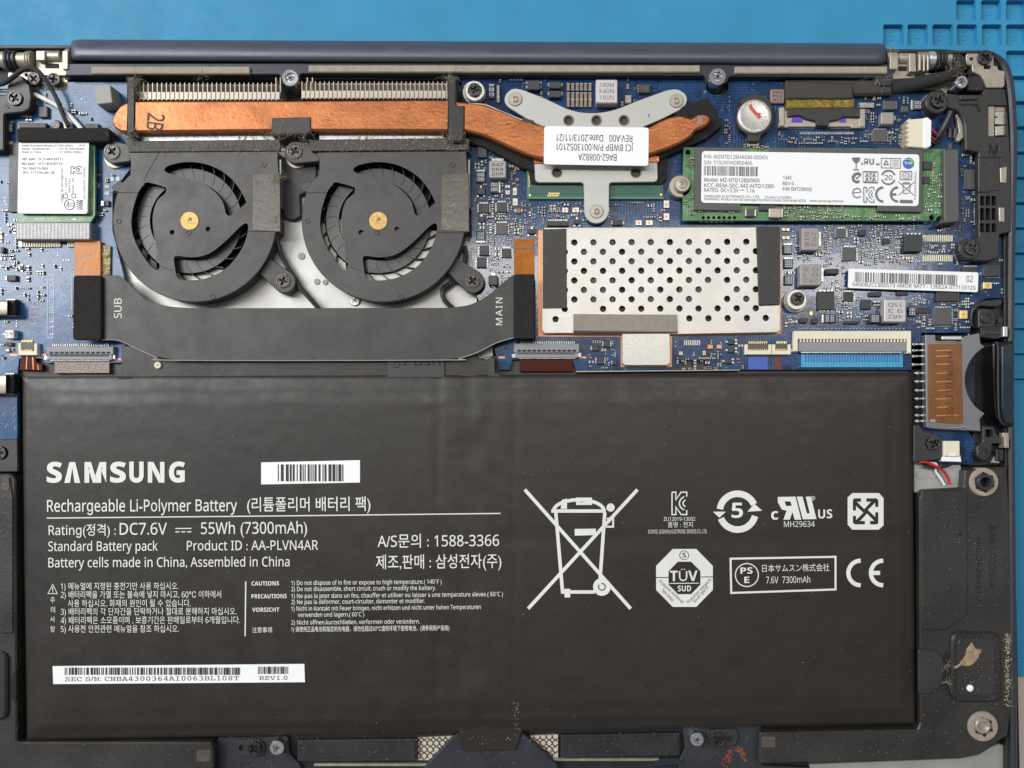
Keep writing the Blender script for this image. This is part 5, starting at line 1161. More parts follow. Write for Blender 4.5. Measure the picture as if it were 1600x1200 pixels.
m = MB(); m.prism(rnd_poly([(740, 552), (770, 540), (770, 556), (745, 562), (733, 562)], 1), 2.6, 6, .4); solo('plate_corner', m, 'plate', 'small pale metal corner showing beyond the film beside MAIN', 'plate')

# serial sticker on the main board
st_ = root('barcode_sticker', 1427, 438, ZB, 'long narrow white barcode sticker lying across the main board', 'sticker')
m = MB(); m.prism(rnd_poly([(1326, 419.5), (1529, 425.5), (1528, 456.5), (1325, 450)], 3), 19.6, 20.6, .2); part('paper', m, 'paper', st_)
A2 = 1.7
m = MB(flat=True); barcode(m, 1336, 425, 1496, 440.5, 20.9, A2, seed=8, unit=1.05); part('bar', m, 'inkgrey', st_)
m = MB(flat=True); text(m, '04N0B2CC800573 AMOR 9A77 - 13662A 077133720', 1332, 447, 192, 6, 20.9, A2); text(m, '02', 1510, 440.5, 10, 10, 20.9, A2); part('printed_text', m, 'ink', st_)
# ------------------------------------------------------------------ cables, left corner clamp
lc = root('corner_clamp', 20, 155, 10, 'black plastic clamp with one screw at the corner of the board by the wireless card', 'bracket')
m = MB(); m.prism(rnd_poly([(-40, 150), (8, 148), (12, 131), (22, 119), (34, 118), (39, 128), (46, 132), (49, 152), (46, 170), (36, 175), (6, 178), (6, 235), (-40, 235)], 3), 12, 27, 1.5, holes=[circ(26.5, 155.5, 11, 20)]); part('body', m, 'plastic', lc)
m = MB(); m.lathe(36, 164, [(18, 12), (18, 15), (17, 16), (10, 16)], 24); part('washer', m, 'nickel', lc)
m = MB(); m.stroke([(8, 164), (14, 167), (13, 170)], 1.2, 27.3); part('mould_mark', m, 'hole', lc)
m = MB(); m.box(-20, 138, 14, 143, 20, 24, .8); part('metal_tab', m, 'nickel', lc)
def cable(pts, r, mt, lab, name='cable', n=8):
    m = MB(); m.tube(pts, r, n); return solo(name, m, mt, lab, 'cable', smooth=True)
cable([(51, 146, 16), (70, 155, 17), (92, 167, 17), (110, 182, 19), (128, 202, 20)], 3.4, 'wirewhite', 'white antenna cable crossing under the black one to the wireless card')
cable([(-12, 134, 30), (6, 130, 32), (20, 121, 35), (34, 110, 37), (48, 106, 37), (60, 112, 36), (72, 126, 33), (82, 142, 30), (90, 158, 27), (98, 178, 25), (107, 198, 24)], 3.4, 'wireblack', 'black antenna cable arching over the silver hinge plate to the wireless card')
m = MB(); m.prism(rnd_poly([(98, 190), (106, 188), (110, 200), (100, 201)], 1), 14, 22, .6); solo('antenna_plug', m, 'ivory', 'small white antenna plug at the top of the wireless card', 'plug')
m = MB(); m.lathe(87, 195, [(8, 12), (8, 18), (6, 20), (0, 20)], 18); solo('round_post', m, 'screw', 'dark round post behind the foam bar of the wireless card', 'post')
cable([(433, 376, 14), (440, 400, 14), (456, 428, 15), (468, 448, 15), (482, 464, 16), (500, 484, 16)], 3.6, 'wireblack', 'black fan cable crossing the silver plate between the two fans')
cable([(726, 385, 16), (727, 405, 15), (717, 428, 14), (704, 442, 14), (692, 452, 14), (694, 468, 14), (708, 482, 14)], 3.8, 'wireblack', 'black fan cable curling past the lower right ear of the second fan')
m = MB(); m.prism(rnd_poly([(441, 245), (470, 250), (494, 252), (494, 298), (468, 304), (470, 338), (458, 344), (442, 340)], 4), 4, 12, 1); solo('cable_cover', m, 'black', 'dark moulded cover in the gap between the two fans', 'cover')
cable([(1280, 140, 8), (1330, 140, 8), (1384, 139, 9), (1420, 134, 15), (1450, 127, 23), (1478, 120, 28), (1498, 108, 28), (1497, 96, 22), (1486, 90, 16)], lambda t: 12.5-5.5*t if t < .6 else 9, 'braid', 'thick black sleeved display cable running along the rear edge to the hinge', n=12)
m = MB(); m.prism(rnd_poly([(1228, 124), (1392, 124), (1396, 147), (1228, 151)], 3), 8, 21.5, 3); solo('cable_tape', m, 'tape', 'black tape wrap over the display cable behind the yellow tape', 'tape')
cable([(1486, 174, 28), (1480, 188, 24), (1472, 203, 20), (1464, 216, 18)], 5.5, 'wireblack', 'black sleeve of the wire bundle below the hinge screw')
cable([(1456, 201, 18), (1462, 208, 20), (1470, 211, 20), (1477, 207, 19)], 1.5, 'wirered', 'red wire loop at the cream connector near the hinge')
cable([(1456, 214, 18), (1461, 218, 19), (1466, 212, 19)], 1.5, 'wirered', 'short red wire stub below the loop at the cream connector')
cable([(1456, 220, 18), (1462, 224, 19), (1472, 214, 19)], 2.4, 'wireblack', 'short black wire beside the red ones at the cream connector')

# ------------------------------------------------------------------ side frame on the right
sf = root('side_frame', 1540, 270, 4, 'black plastic antenna frame along the right rim with two screw ears and letter M', 'frame')
m = MB()
body = [(1478, 145, 2), (1500, 148), (1536, 148, 2), (1538, 139, 2), (1570, 138, 3), (1574, 160), (1579, 240), (1582, 330), (1580, 362), (1562, 366, 3), (1562, 402, 3), (1544, 408, 3), (1505, 406), (1499, 397), (1498, 380), (1505, 375), (1530, 371, 2), (1530, 238, 2), (1509, 234), (1508, 190, 12), (1498, 172, 10), (1480, 168)]
m.prism(rnd_poly(body, 2), 14, 27, 1.5, holes=[rr(1543, 164, 1573, 214, 2)]+[rr(1531+i*9.2, y0, 1538+i*9.2, y1, 1) for i in range(3) for y0, y1 in ((306, 321), (325, 344), (349, 363))]); part('body', m, 'plastic', sf)
m = MB(); m.prism(rr(1529, 303, 1560, 366, 1), 8, 16, .4); part('rib_floor', m, 'black', sf)
for x, y, r in ((1464.5, 159, 17.5), (1515.5, 388.5, 16.5)):
    m = MB(); m.lathe(x, y, [(r, 14), (r, 27.6), (r-1.6, 29), (11.5, 29), (10.5, 25), (0, 25)], 28); e_ = part('screw_ear', m, 'plastic', sf, smooth=True)
    m = MB(); m.lathe(x-6, y+5, [(r+1, 11), (r+1, 15), (r, 16), (6, 16)], 26); part('washer', m, 'nickel', e_, smooth=True)
m = MB(); m.prism(rr(1544, 165, 1554, 213, .5), 15, 24, .8); m.prism(rr(1554, 166, 1571, 174, 1), 15, 22, .8); part('gasket', m, 'gasket', sf)
m = MB()
for q in ([(1555, 168), (1572, 168), (1572, 182), (1562, 184), (1554, 181)], [(1554, 184), (1570, 182), (1571, 195), (1556, 194)], [(1555, 197), (1571, 196), (1572, 211), (1556, 212)]): m.prism(rnd_poly(q, 1), 15, 21, .8)
part('contact_spring', m, 'can', sf)
for q in ([(1563, 262), (1574, 260), (1573, 286), (1564, 285)], [(1561, 324), (1570, 324), (1570, 347), (1562, 346)]):
    m = MB(); m.prism(rnd_poly(q, 1), 20, 29, .8); part('gasket', m, 'nickel', sf)
m = MB(); m.prism(rr(1529, 246, 1546, 300, 1), 26, 29, .8); m.prism(rr(1546, 248, 1562, 298, 1), 26, 28, .6); part('raised_block', m, 'spk', sf)
m = MB(); m.box(1499, 162, 1531, 164.5, 26.8, 27.6, .2); m.prism([(1522, 164), (1531, 164), (1532, 175), (1529, 175), (1527, 168), (1522, 166)], 26.8, 27.5, .2); m.box(1530, 245, 1566, 246.2, 26.8, 27.5, .1); part('slot', m, 'hole', sf)
m = MB(flat=True); text(m, 'M', 1545.5, 241.5, 14, 17, 27.4, bold=.01); part('moulded_letter', m, 'hole', sf)
m = MB(); m.prism(rnd_poly([(1500, 148), (1526, 148), (1528, 155), (1500, 156)], 1), 26, 30, 1); part('clip', m, 'spk', sf)
m = MB(); m.prism(rnd_poly([(1494, 178), (1500, 180), (1507, 195), (1506, 214), (1498, 222), (1494, 218), (1499, 205)], 2), 14, 20, .8); part('metal_edge', m, 'nickel', sf)
for q in ((1483, 199, 1487, 215), (1491, 199, 1496, 216), (1483, 224, 1488, 233)):
    m = MB(); m.box(*q, ZB, ZB+6, .6); part('contact', m, 'capgrey', sf)

# ------------------------------------------------------------------ card slot
cs = root('card_slot', 1495, 598, 8, 'grey metal memory card slot covered with brown film and rows of pins', 'card slot')
ap = [(1508+62-62*math.cos(math.radians(a)), 594+60*math.sin(math.radians(a))) for a in range(-60, 61, 8)]
pl = [(1446, 523), (1462, 523), (1462, 532), (1486, 534), (1503, 534), (1508, 525), (1531, 520), (1532, 536)]+ap+[(1531, 655), (1533, 674), (1460, 670), (1448, 668)]
m = MB(); m.prism(rnd_poly(pl, 1.5), 12, 24, .8); part('shell', m, 'sd', cs)
m = MB(); m.prism([(1462, 524), (1507, 523), (1507, 531), (1462, 532)], 8, 14, .3); part('recess', m, 'hole', cs)
m = MB(); m.prism(rr(1472, 525, 1504, 531, 2), 12, 18, 1); m.tube([(1507, 535, 20), (1511, 528, 21), (1514, 522, 22)], 1, 5); m.tube([(1462, 534, 25), (1490, 533.5, 25.6), (1500, 536, 25)], .9, 5); m.tube([(1483, 668, 25), (1500, 668, 25.5), (1506, 666, 25.5), (1512, 669, 25.5), (1528, 671, 25)], 1.1, 5); part('spring', m, 'steel', cs)
m = MB(); m.prism(rnd_poly([(1450, 538), (1503, 537), (1505, 660), (1498, 663), (1451, 659)], 1.5), 23.8, 24.8, .3); kf = part('film', m, 'kaptonbrown', cs)
m = MB(flat=True)
for i, (y, a, b_) in enumerate(((547.5, 1463, 1485), (556.5, 1463, 1484), (569, 1463, 1483), (583, 1463, 1482), (596, 1462, 1486), (610, 1464, 1486), (623, 1462, 1484), (636, 1464, 1484), (649, 1462, 1497))):
    m.stroke([(a, y+.6), (a+8, y), (b_, y-.4)], 1.8, 25.1)
part('conductor', m, 'kaptonline', kf)
m = MB(flat=True); text(m, '20131018S1H', 1489, 652, 102, 10, 25.3, ang=-90); part('faint_digits', m, 'flexbrown', kf)
m = MB(); m.prism(rr(1454, 655, 1462, 660, 1), 24, 26, .5); part('solder_spot', m, 'tin', cs)
m = MB(); m.prism(rr(1424, 536, 1447, 668, 1), 6, ZB, .4); part('pin_base', m, 'gloss', cs)
for i, y in enumerate((538, 547.5, 556.5, 569.5, 583, 596, 610, 623, 636, 649, 658)):
    m = MB(); m.tube([(1425 if i < 4 else 1429, y, 14), (1433, y, 15), (1437, y, 14.5), (1446, y-.5, 16)], 1.5, 6, sub=2); m.lathe(1434 if i > 3 else 1428, y, [(2.6, 13), (2.4, 16), (0, 16.6)], 10); m.lathe(1443, y, [(2.4, 13), (2.2, 16.4), (0, 17)], 10); part('pin', m, 'tin', cs)
m = MB(); m.prism(rnd_poly([(1504, 540), (1574, 532), (1574, 690), (1536, 682), (1530, 660)], 2), 2, 10, .5); part('tray', m, 'gloss', cs)
m = MB(); m.prism(rnd_poly([(1509, 564), (1519, 560), (1521, 640), (1512, 626), (1507, 596)], 2), 9.5, 11, .3); m.box(1520, 556, 1523, 648, 9.5, 11.5, .3); part('blue_edge', m, 'deepblue', cs)
dm = root('dummy_card', 1562, 600, 8, 'glossy dark plastic dummy card standing at the rim in the card slot', 'card')
m = MB(); m.prism(rnd_poly([(1552, 535), (1584, 532), (1584, 668), (1568, 666), (1556, 650), (1553, 600)], 4), 10, 28, 1.5); part('body', m, 'gloss', dm)
m = MB(); m.prism(rnd_poly([(1566, 540), (1583, 536), (1583, 662), (1570, 660), (1566, 640)], 4), 27, 31, 1.2); part('face', m, 'deepblue', dm)
m = MB(); m.tube([(1556, 534, 30), (1559, 545, 30.5), (1559, 600, 30.5), (1561, 650, 30.5), (1568, 664, 30)], 1.6, 8); part('lip', m, 'spk', dm)
rb = root('rim_catch', 1555, 500, 4, 'black plastic catch with a round peg above the card slot', 'catch')
m = MB(); m.prism(rnd_poly([(1514, 512), (1514, 488, 10), (1524, 474, 10), (1566, 468, 4), (1570, 512)], 3), 2, 9, 1); part('pocket', m, 'black', rb)
m = MB(); m.prism(rnd_poly([(1519, 478, 10), (1536, 469, 8), (1566, 467, 3), (1567, 476, 3), (1558, 480), (1530, 478, 4), (1520, 490, 5), (1516, 510)], 2), 8, 18, 1.5); part('wall', m, 'slate', rb)
m = MB(); m.prism(rnd_poly([(1529, 482, 6), (1548, 482, 8), (1556, 492, 8), (1556, 512, 4), (1529, 512, 2)], 4), 8, 22, 1.5); part('lug', m, 'plastic', rb)
m = MB(); m.lathe(1542, 496, [(9, 21), (9, 24), (7, 25), (5, 25), (4.4, 23), (0, 23)], 22); part('peg', m, 'spk', rb)
m = MB(); m.prism(rnd_poly([(1533, 511), (1568, 508), (1576, 512), (1576, 526), (1556, 530), (1533, 527)], 2), 10, 25, 1.2); part('bar', m, 'black', rb); m = MB(); m.prism(rr(1537, 516, 1563, 523, 2), 24, 26, .8); part('bar_inset', m, 'plastic', rb)
m = MB(); m.prism(rr(1568, 510, 1575, 526, 1), 20, 30, .8); part('chrome_tab', m, 'steel', rb)
m = MB(); m.lathe(1563, 501, [(4, 10), (4, 17), (0, 17)], 14); m.prism(rnd_poly([(1556, 496), (1572, 494), (1572, 510), (1556, 510)], 2), 6, 14, 1); part('pin_seat', m, 'plastic', rb)
rc = root('rim_catch', 1548, 700, 4, 'black plastic catch with a round socket below the card slot', 'catch')
m = MB(); m.prism(rnd_poly([(1520, 668), (1572, 660), (1576, 726), (1508, 728), (1508, 716, 4), (1520, 700)], 3), 2, 8, 1); part('pocket', m, 'black', rc)
m = MB(); m.prism(rnd_poly([(1535, 666), (1554, 666), (1556, 676), (1570, 690), (1570, 694), (1550, 693), (1550, 712, 8), (1538, 724, 8), (1526, 712, 8), (1526, 698, 6), (1536, 690)], 3), 8, 22, 1.4, holes=[rr(1540, 671, 1551, 683, 2)]); part('lug', m, 'plastic', rc)
m = MB(); m.lathe(1537, 709, [(10, 21), (10, 23.4), (8.6, 24.4), (6.4, 24.4), (5.6, 18), (2.6, 18), (2.4, 20), (0, 20)], 22); part('socket', m, 'spk', rc)
m = MB(); m.prism(rr(1570, 683, 1577, 700, 1.5), 14, 30, .8); m.prism(rr(1567, 676, 1580, 684, 2), 14, 24, .8); part('chrome_tab', m, 'nickel', rc)
m = MB(); m.prism(rr(1557, 702, 1569, 720, 2), 8, 17, 1); m.lathe(1564, 706, [(3, 17), (3, 20), (0, 20)], 12); m.lathe(1564, 714, [(3, 17), (3, 20), (0, 20)], 12); part('pin_seat', m, 'plastic', rc)
wires = [(1436, 722, 20), (1446, 722, 21), (1458, 727, 20), (1472, 734, 18), (1480, 745, 16), (1484, 757, 16)]
cable(wires, 2.2, 'wirered', 'red speaker wire curving over the bright plate below the card slot')
cable([(x+5, y-1.5, z-3) for x, y, z in wires[:3]]+[(1462, 736, 14), (1470, 748, 14), (1476, 758, 14)], 1.8, 'wirewhite', 'pale speaker wire beside the red one below the card slot')
cable([(1444, 728, 18), (1462, 730, 18), (1476, 729, 19), (1487, 725, 19)], 2.4, 'wireblack', 'black speaker wire ending at the small cream connector')
cable([(1437, 716, 20), (1448, 719, 20), (1462, 721, 18)], 2, 'wireblack', 'short black speaker wire at the battery corner screw')

# ------------------------------------------------------------------ speakers
def speaker(lab, x0, flip):
    pass
rs = root('speaker', 1500, 960, 2, 'dark plastic speaker box with a round-cornered grille pad beside the battery', 'speaker')
m = MB(); m.prism(rnd_poly([(1437, 776, 6), (1444, 765, 6), (1506, 762, 3), (1508, 734, 3), (1574, 729, 4), (1578, 800), (1581, 1100), (1576, 1150, 8), (1552, 1163, 6), (1530, 1178, 6), (1500, 1184), (1186, 1194), (1187, 1145), (1434, 1140, 2), (1438, 1130)], 3), 3, 25, 2, holes=[circ(1538.5, 753.5, 21, 28), circ(1537, 1136, 22, 28)]); part('housing', m, 'spk', rs)
m = MB(); m.prism(rnd_poly([(1440, 768), (1512, 765), (1512, 960), (1478, 984, 4), (1440, 984)], 5), 24.6, 27.4, 1.2); part('lid_panel', m, 'spk', rs)
m = MB(); m.prism(rnd_poly([(1435, 1016), (1458, 1015, 10), (1474, 1026, 14), (1477, 1048, 14), (1470, 1074, 14), (1456, 1084, 10), (1436, 1085)], 3), 25, 28.5, 1.2); part('tab', m, 'plastic', rs)
m = MB(); m.prism(rnd_poly([(1475, 1018), (1489, 1019), (1489, 1088), (1474, 1086)], 1), 24.6, 25.8, .4); part('residue_strip', m, 'foam', rs)
m = MB(); m.prism(rr(1487, 988, 1565, 1098, 17, 6), 22, 31, 3); gp = part('grille_pad', m, 'black', rs, smooth=True)
m = MB(); m.prism(rr(1497, 998, 1555, 1087, 10, 6), 30.4, 32, 1); part('pad_face', m, 'spk', gp)
m = MB(); m.prism([(1490, 1044), (1500, 1037), (1509, 1024), (1511, 1014), (1519, 1004), (1525, 1014), (1534, 1016), (1529, 1028), (1521, 1038), (1514, 1041), (1503, 1040), (1494, 1045)], 31.8, 33.2, .6); part('peeled_residue', m, 'grime', gp)
m = MB(); m.lathe(1517, 1076, [(5.2, 31.8), (5, 33.4), (3.6, 34.4), (0, 34.8)], 16); part('white_dot', m, 'paper', gp, smooth=True)
m = MB(); m.prism(rr(1449, 773, 1462, 789, 1), 27.2, 28.2, .3); part('small_window', m, 'spk', rs)
m = MB(flat=True); m.sheet(circ(1500, 835, 3, 12), 27.7); part('pin_hole', m, 'hole', rs)
m = MB(flat=True); text(m, '>PC GF0%<S1-A', 1525, 838, 106, 9, 25.3, ang=90); text(m, 'BA61-02038A', 1546, 822, 98, 10, 25.3, ang=90); part('moulded_text', m, 'hole', rs)
m = MB()
r6 = random.Random(6)
for i in range(200):
    y = r6.uniform(990, 1104); x = r6.gauss(1575, 2.2)
    m.prism(circ(x, y, r6.uniform(.4, 1.0), 5, r6.random()), 24.9, 25.6+r6.random(), 0)
part('dirt_line', m, 'lint', rs, kind='stuff')
m = MB(); m.prism(rr(1190, 1151, 1212, 1168, 2), 24.8, 25.6, .3); part('residue_patch', m, 'gloss_tape', rs)
for x, y, r, ri, tube_ in ((1538.5, 753.5, 22, 13.5, True), (1537, 1136, 23, 12.5, False)):
    g = root('speaker_grommet', x, y, 4, 'pale rubber grommet with a ' + ('dark hollow tube' if tube_ else 'silver screw post') + (' below the card slot' if tube_ else ' below the grille pad'), 'grommet')
    m = MB(); m.lathe(x, y, [(r, 8), (r, 27), (r-1.5, 29), (ri+1.5, 29), (ri, 27.5), (ri, 8)], 30); part('ring', m, 'cond' if not tube_ else 'gasket', g, smooth=True)
    for k in range(6):
        a = k*math.pi/3+.4; m = MB(); m.prism(circ(x+(ri+.5)*math.cos(a), y+(ri+.5)*math.sin(a), 2.6, 10), 28.6, 29.5, .2); part('notch', m, 'hole', g)
    m = MB()
    if tube_: m.lathe(x+2, y, [(12.5, 10), (12.5, 36), (11.5, 37), (8, 37), (7.5, 36), (7.2, 12), (0, 12)], 28)
    else: m.lathe(x, y-1, [(11.5, 10), (12, 31), (10.5, 33), (8, 33), (7, 32), (5.5, 29), (2, 29.6), (0, 29.2)], 28)
    part('post', m, 'slate' if tube_ else 'nickel', g, smooth=True)
    if tube_:
        m = MB(flat=True); m.sheet(circ(x+2, y, 7.6, 20), 20); part('bore', m, 'hole', g)
ls = root('speaker', 0, 980, 2, 'dark plastic speaker box cut by the picture edge beside the battery serial sticker', 'speaker')
m = MB(); m.prism(rnd_poly([(-60, 741), (16, 740, 5), (24, 748, 4), (26, 1160), (330, 1160), (334, 1174), (334, 1240), (-60, 1240)], 3), 3, 25, 2); part('housing', m, 'spk', ls)
m = MB(); m.prism(rnd_poly([(-60, 748), (15, 748), (20, 776), (20, 990), (-60, 990)], 4), 24.6, 27, 1.2); part('lid_panel', m, 'spk', ls)
m = MB(); m.prism(rr(-70, 1018, 10, 1126, 16, 6), 22, 31, 3); part('grille_pad', m, 'black', ls, smooth=True)
m = MB(); m.prism(rr(2, 746, 14, 766, 1), 26.8, 27.6, .3); part('small_window', m, 'gloss_tape', ls)
m = MB(); m.prism(rr(307, 1172, 329, 1190, 2), 24.8, 25.6, .3); part('residue_patch', m, 'gloss_tape', ls)
m = MB(); m.prism(rnd_poly([(20, 1052), (25, 1046), (25, 1098), (18, 1092), (16, 1070)], 3), 24.8, 26, .4); part('rubbed_patch', m, 'foam', ls)
m = MB(); m.prism(rnd_poly([(-40, 686), (27, 686), (28, 737), (-40, 738)], 3), 8, 20, 1.2, holes=[circ(3, 708, 10.5, 18)]); sb = solo('mounting_bracket', m, 'plastic', 'black plastic mounting plate with a screw at the battery edge above the cut-off speaker', 'bracket')
m = MB(); m.prism(rnd_poly([(1428, 664), (1438, 664), (1443, 674, 6), (1467, 678, 8), (1473, 688, 6), (1473, 718), (1434, 721), (1428, 724)], 3), 12, 24, 1.4, holes=[circ(1456.5, 693.5, 11, 20)]); b2 = solo('mounting_bracket', m, 'plastic', 'black plastic mounting ear of the battery frame near the small cream connector', 'bracket')
m = MB(); m.lathe(1444, 700, [(4, 23.8), (4, 24.6), (0, 24.6)], 14); part('injection_mark', m, 'spk', b2)

# ------------------------------------------------------------------ battery pack
bt = root('battery_pack', 730, 870, 2, 'large flat black battery pack covered in white printing and two barcode stickers', 'battery')
BQ = [(31, 588), (1427, 582), (1434, 1133), (36, 1160)]
def bil(u, v):
    a = Vector(BQ[0]).lerp(BQ[1], u); b_ = Vector(BQ[3]).lerp(BQ[2], u); return a.lerp(b_, v)
def sst(a, b_, x):
    t = max(0, min(1, (x-a)/(b_-a))); return t*t*(3-2*t)
ZT = 26.0
def bz(x, y, u, v):
    du, dv = min(u, 1-u)*1400, min(v, 1-v)*565
    nz = noise.noise((x*.012, y*.012, 1)); d = min(du, dv)
    e = 1
    z = ZT
    dd = min(du+3*nz, (dv if v > .5 else dv*1.15)+4*nz)
    z -= 1.1*(1-sst(28, 52, dd)) + (1.6+2.5*sst(800, 1150, y))*(1-sst(6, 26, dd)) + 3*(1-sst(0, 5, d))
    z -= 1.2*math.exp(-((x-684-5*nz)/6)**2)*(1-sst(930, 1150, y)*.3) * (1 if y < 780 or y > 990 else .35)
    z -= .8*math.exp(-((x-803-5*nz)/6)**2); z += 2.2*math.exp(-((x-745)/34)**2)*noise.noise((x*.035, y*.016, 4))*(1 if y < 790 or y > 990 else .4)
    z += .28*noise.noise((x*.02, y*.05, 9))*sst(600, 700, x)*(1-sst(800, 900, x))
    z += .5*math.exp(-((y-818)/14)**2)*sst(1385, 1420, x); z -= .4*math.exp(-((y-842)/16)**2)*(sst(640, 700, x)+(1-sst(30, 75, x)))
    out = max(0, 1-sst(690, 712, y)) + sst(995, 1020, y)*.8 + .8*sst(690, 720, x)*(1-sst(790, 815, x))*(1 if y < 800 or y > 990 else 0)
    z += .3*out*(.5*noise.noise((x*.02, y*.055, 2))+.35*noise.noise((x*.07, y*.05, 5)))
    return z + .12*nz
m = MB(); nu, nv = 240, 116; vs = []; fs = []
for j in range(nv+1):
    for i in range(nu+1):
        s_ = lambda k, n: .5-.5*math.cos(math.pi*k/n)*(.35+.65*abs(math.cos(math.pi*k/n))**.5) if 0 else k/n
        u, v = i/nu, j/nv
        u = u+.012*math.sin(4*math.pi*u)*-1; v = v-.02*math.sin(4*math.pi*v)
        p = bil(u, v); vs.append(W(p.x, p.y, 26)[:2]+(bz(p.x, p.y, u, v),))
for j in range(nv):
    for i in range(nu):
        a = j*(nu+1)+i; fs.append((a, a+1, a+nu+2, a+nu+1))
rim = [i for i in range(nu+1)]+[j*(nu+1)+nu for j in range(1, nv+1)]+[nv*(nu+1)+i for i in range(nu-1, -1, -1)]+[j*(nu+1) for j in range(nv-1, 0, -1)]
nb = len(vs); vs += [(vs[k][0], vs[k][1], 2.0) for k in rim]; L_ = len(rim)
fs += [(rim[k], rim[(k+1) % L_], nb+(k+1) % L_, nb+k) for k in range(L_)]
m.add(vs, fs); part('pouch', m, 'battery', bt, smooth=True)
m = MB(); m.prism(rnd_poly([(189, 592), (190, 540), (740, 546), (748, 561), (768, 561), (772, 578), (772, 592)], 2), 10, 20.4, 1.0); part('top_flange', m, 'battery', bt)
m = MB(); m.prism(rr(604, 560, 695, 590, 1), 18, 22.5, 1); pt_ = part('pull_tab', m, 'plastic', bt); m = MB(flat=True); text(m, 'Push', 632, 571, 56, 12, 22.8); m.stroke(circ(620, 570, 4.5, 16), 1.2, 22.8, closed=True); part('moulded_word', m, 'hole', pt_)
m = MB(); m.prism(rnd_poly([(762, 560), (773, 558), (774, 582), (782, 585), (782, 590), (762, 588)], 1), 10, 22.4, 1); part('corner_rib', m, 'plastic', bt)
m = MB(); m.prism(rnd_poly([(183, 589), (205, 588), (207, 592), (186, 596)], 1), 20, 23, .6); part('torn_tape', m, 'hole', bt)
m = MB(); m.prism(rnd_poly([(714, 1136), (818, 1136), (806, 1172, 3), (724, 1174, 3)], 2), 12, 21, 1.2); part('lower_tab', m, 'battery', bt)
m = MB(); m.tube([(29.5, 600, 20), (30, 720, 20), (31.5, 860, 20), (33, 960, 20)], 1.0, 6); part('edge_highlight', m, 'rubber', bt) if False else None

ZP = 26.75; AN = -.5
PR = []
def pl_(name='printed_line'):
    return MB(flat=True)
def done(m, name, mt='white'): part(name, m, mt, bt)
def line(txt, x, y, wd, cap, ang=AN, bold=0, name='printed_line', sp=1.0):
    m = pl_(); text(m, txt, x, y, wd, cap, ZP, ang, bold=bold, res=2, spacing=sp); done(m, name)
m = pl_()
xs = (73, 101, 132, 172, 203, 231, 262, 289)
def glyph(ch, x0, x1, y=754.5, bold=.045):
    if ch == 'Λ': m.sheet([(x0, y), (x0+8, y-32.5), (x1-8, y-32.5), (x1, y), (x1-9, y), ((x0+x1)/2, y-23.5), (x0+9, y)], ZP); return
    text(m, ch, x0, y-(x0-73)*.002, x1-x0, 32.5 if ch in 'MNΛ' else 33, ZP, 0, bold=bold, res=4, vfit=True, extra=.022)
for ch, a, b_ in (('S', 73, 97), ('Λ', 100.5, 125.5), ('M', 132, 166), ('S', 172, 197), ('U', 202, 224.5), ('N', 231, 257), ('G', 264, 289)): glyph(ch, a, b_)
done(m, 'brand_lettering')
line('Rechargeable Li-Polymer Battery', 73.5, 799.5, 297, 18.5, -.2, .006); line('(리튬폴리머 배터리 팩)', 386, 797.5, 193, 18, -.35, .006)
m = pl_(); m.stroke([(73, 809.5), (430, 806.2), (782, 802.2)], 1.7, ZP); done(m, 'printed_rule')
line('Rating(정격) :', 76, 836, 105, 15, -.3, .004); line('DC7.6V', 187, 835.5, 74, 18.5, -.3, .004); line('55Wh (7300mAh)', 314, 834.5, 166, 18.5, -.4, .004)
m = pl_(); m.stroke([(274, 825.8), (299, 825.6)], 1.6, ZP)
for k in range(3): m.stroke([(274+k*9.2, 831), (280.5+k*9.2, 830.9)], 1.6, ZP)
done(m, 'direct_current_mark')
line('Standard Battery pack', 75.5, 861, 171, 15, -.25, .004); line('Product ID : AA-PLVN4AR', 292, 860, 205, 15, -.3, .004); line('Battery cells made in China, Assembled in China', 75.5, 886.5, 377, 15, -.25, .004)
line('A/S문의 : 1588-3366', 590, 854.5, 190, 17.5, -.5, .004); line('제조,판매 : 삼성전자(주)', 587.5, 887.5, 196, 18, -.6, .004)
for t, x, y, x1 in (('1) 메뉴얼에 지정된 충전기만 사용 하십시오.', 95, 920.8, 279), ('2) 배터리팩을 가열 또는 불속에 넣지 마시고, 60℃ 이하에서', 95, 934, 345.5), ('사용 하십시오, 화재의 원인이 될 수 있습니다.', 106, 947.6, 298), ('3) 배터리팩의 각 단자간을 단락하거나 절대로 분해하지 마십시오.', 95, 960.5, 369.5), ('4) 배터리팩은 소모품이며 , 보증기간은 판매일로부터 6개월입니다.', 95, 974, 375), ('5) 사용전 안전관련 메뉴얼을 참조 하십시오.', 95, 987.5, 279.5)):
    line(t, x, y, x1-x, 9.4, -.15)
for t, y in (('주', 941.5), ('의', 956.5), ('사', 971.5), ('항', 987)): line(t, 78.5, y, 7.5, 7.6, 0)
m = pl_(); m.stroke([(82.4, 913), (75, 927.5), (89.6, 927.5)], 1.0, ZP, closed=True); m.stroke([(82.3, 917), (82.3, 923)], 1.4, ZP); m.stroke([(82.3, 924.2), (82.3, 925.6)], 1.4, ZP); done(m, 'warning_triangle')
m = pl_(); m.stroke([(384, 908.5), (383, 994)], 1.9, ZP); done(m, 'printed_rule')
for t, x, y, wd in (('CAUTIONS', 393, 915, 43), ('PRECAUTIONS', 393, 935, 55), ('VORSICHT', 394, 956, 42.5), ('注意事項', 394, 988, 31.5)): line(t, x, y, wd, 6.6 if y < 980 else 7, -.4, .03)
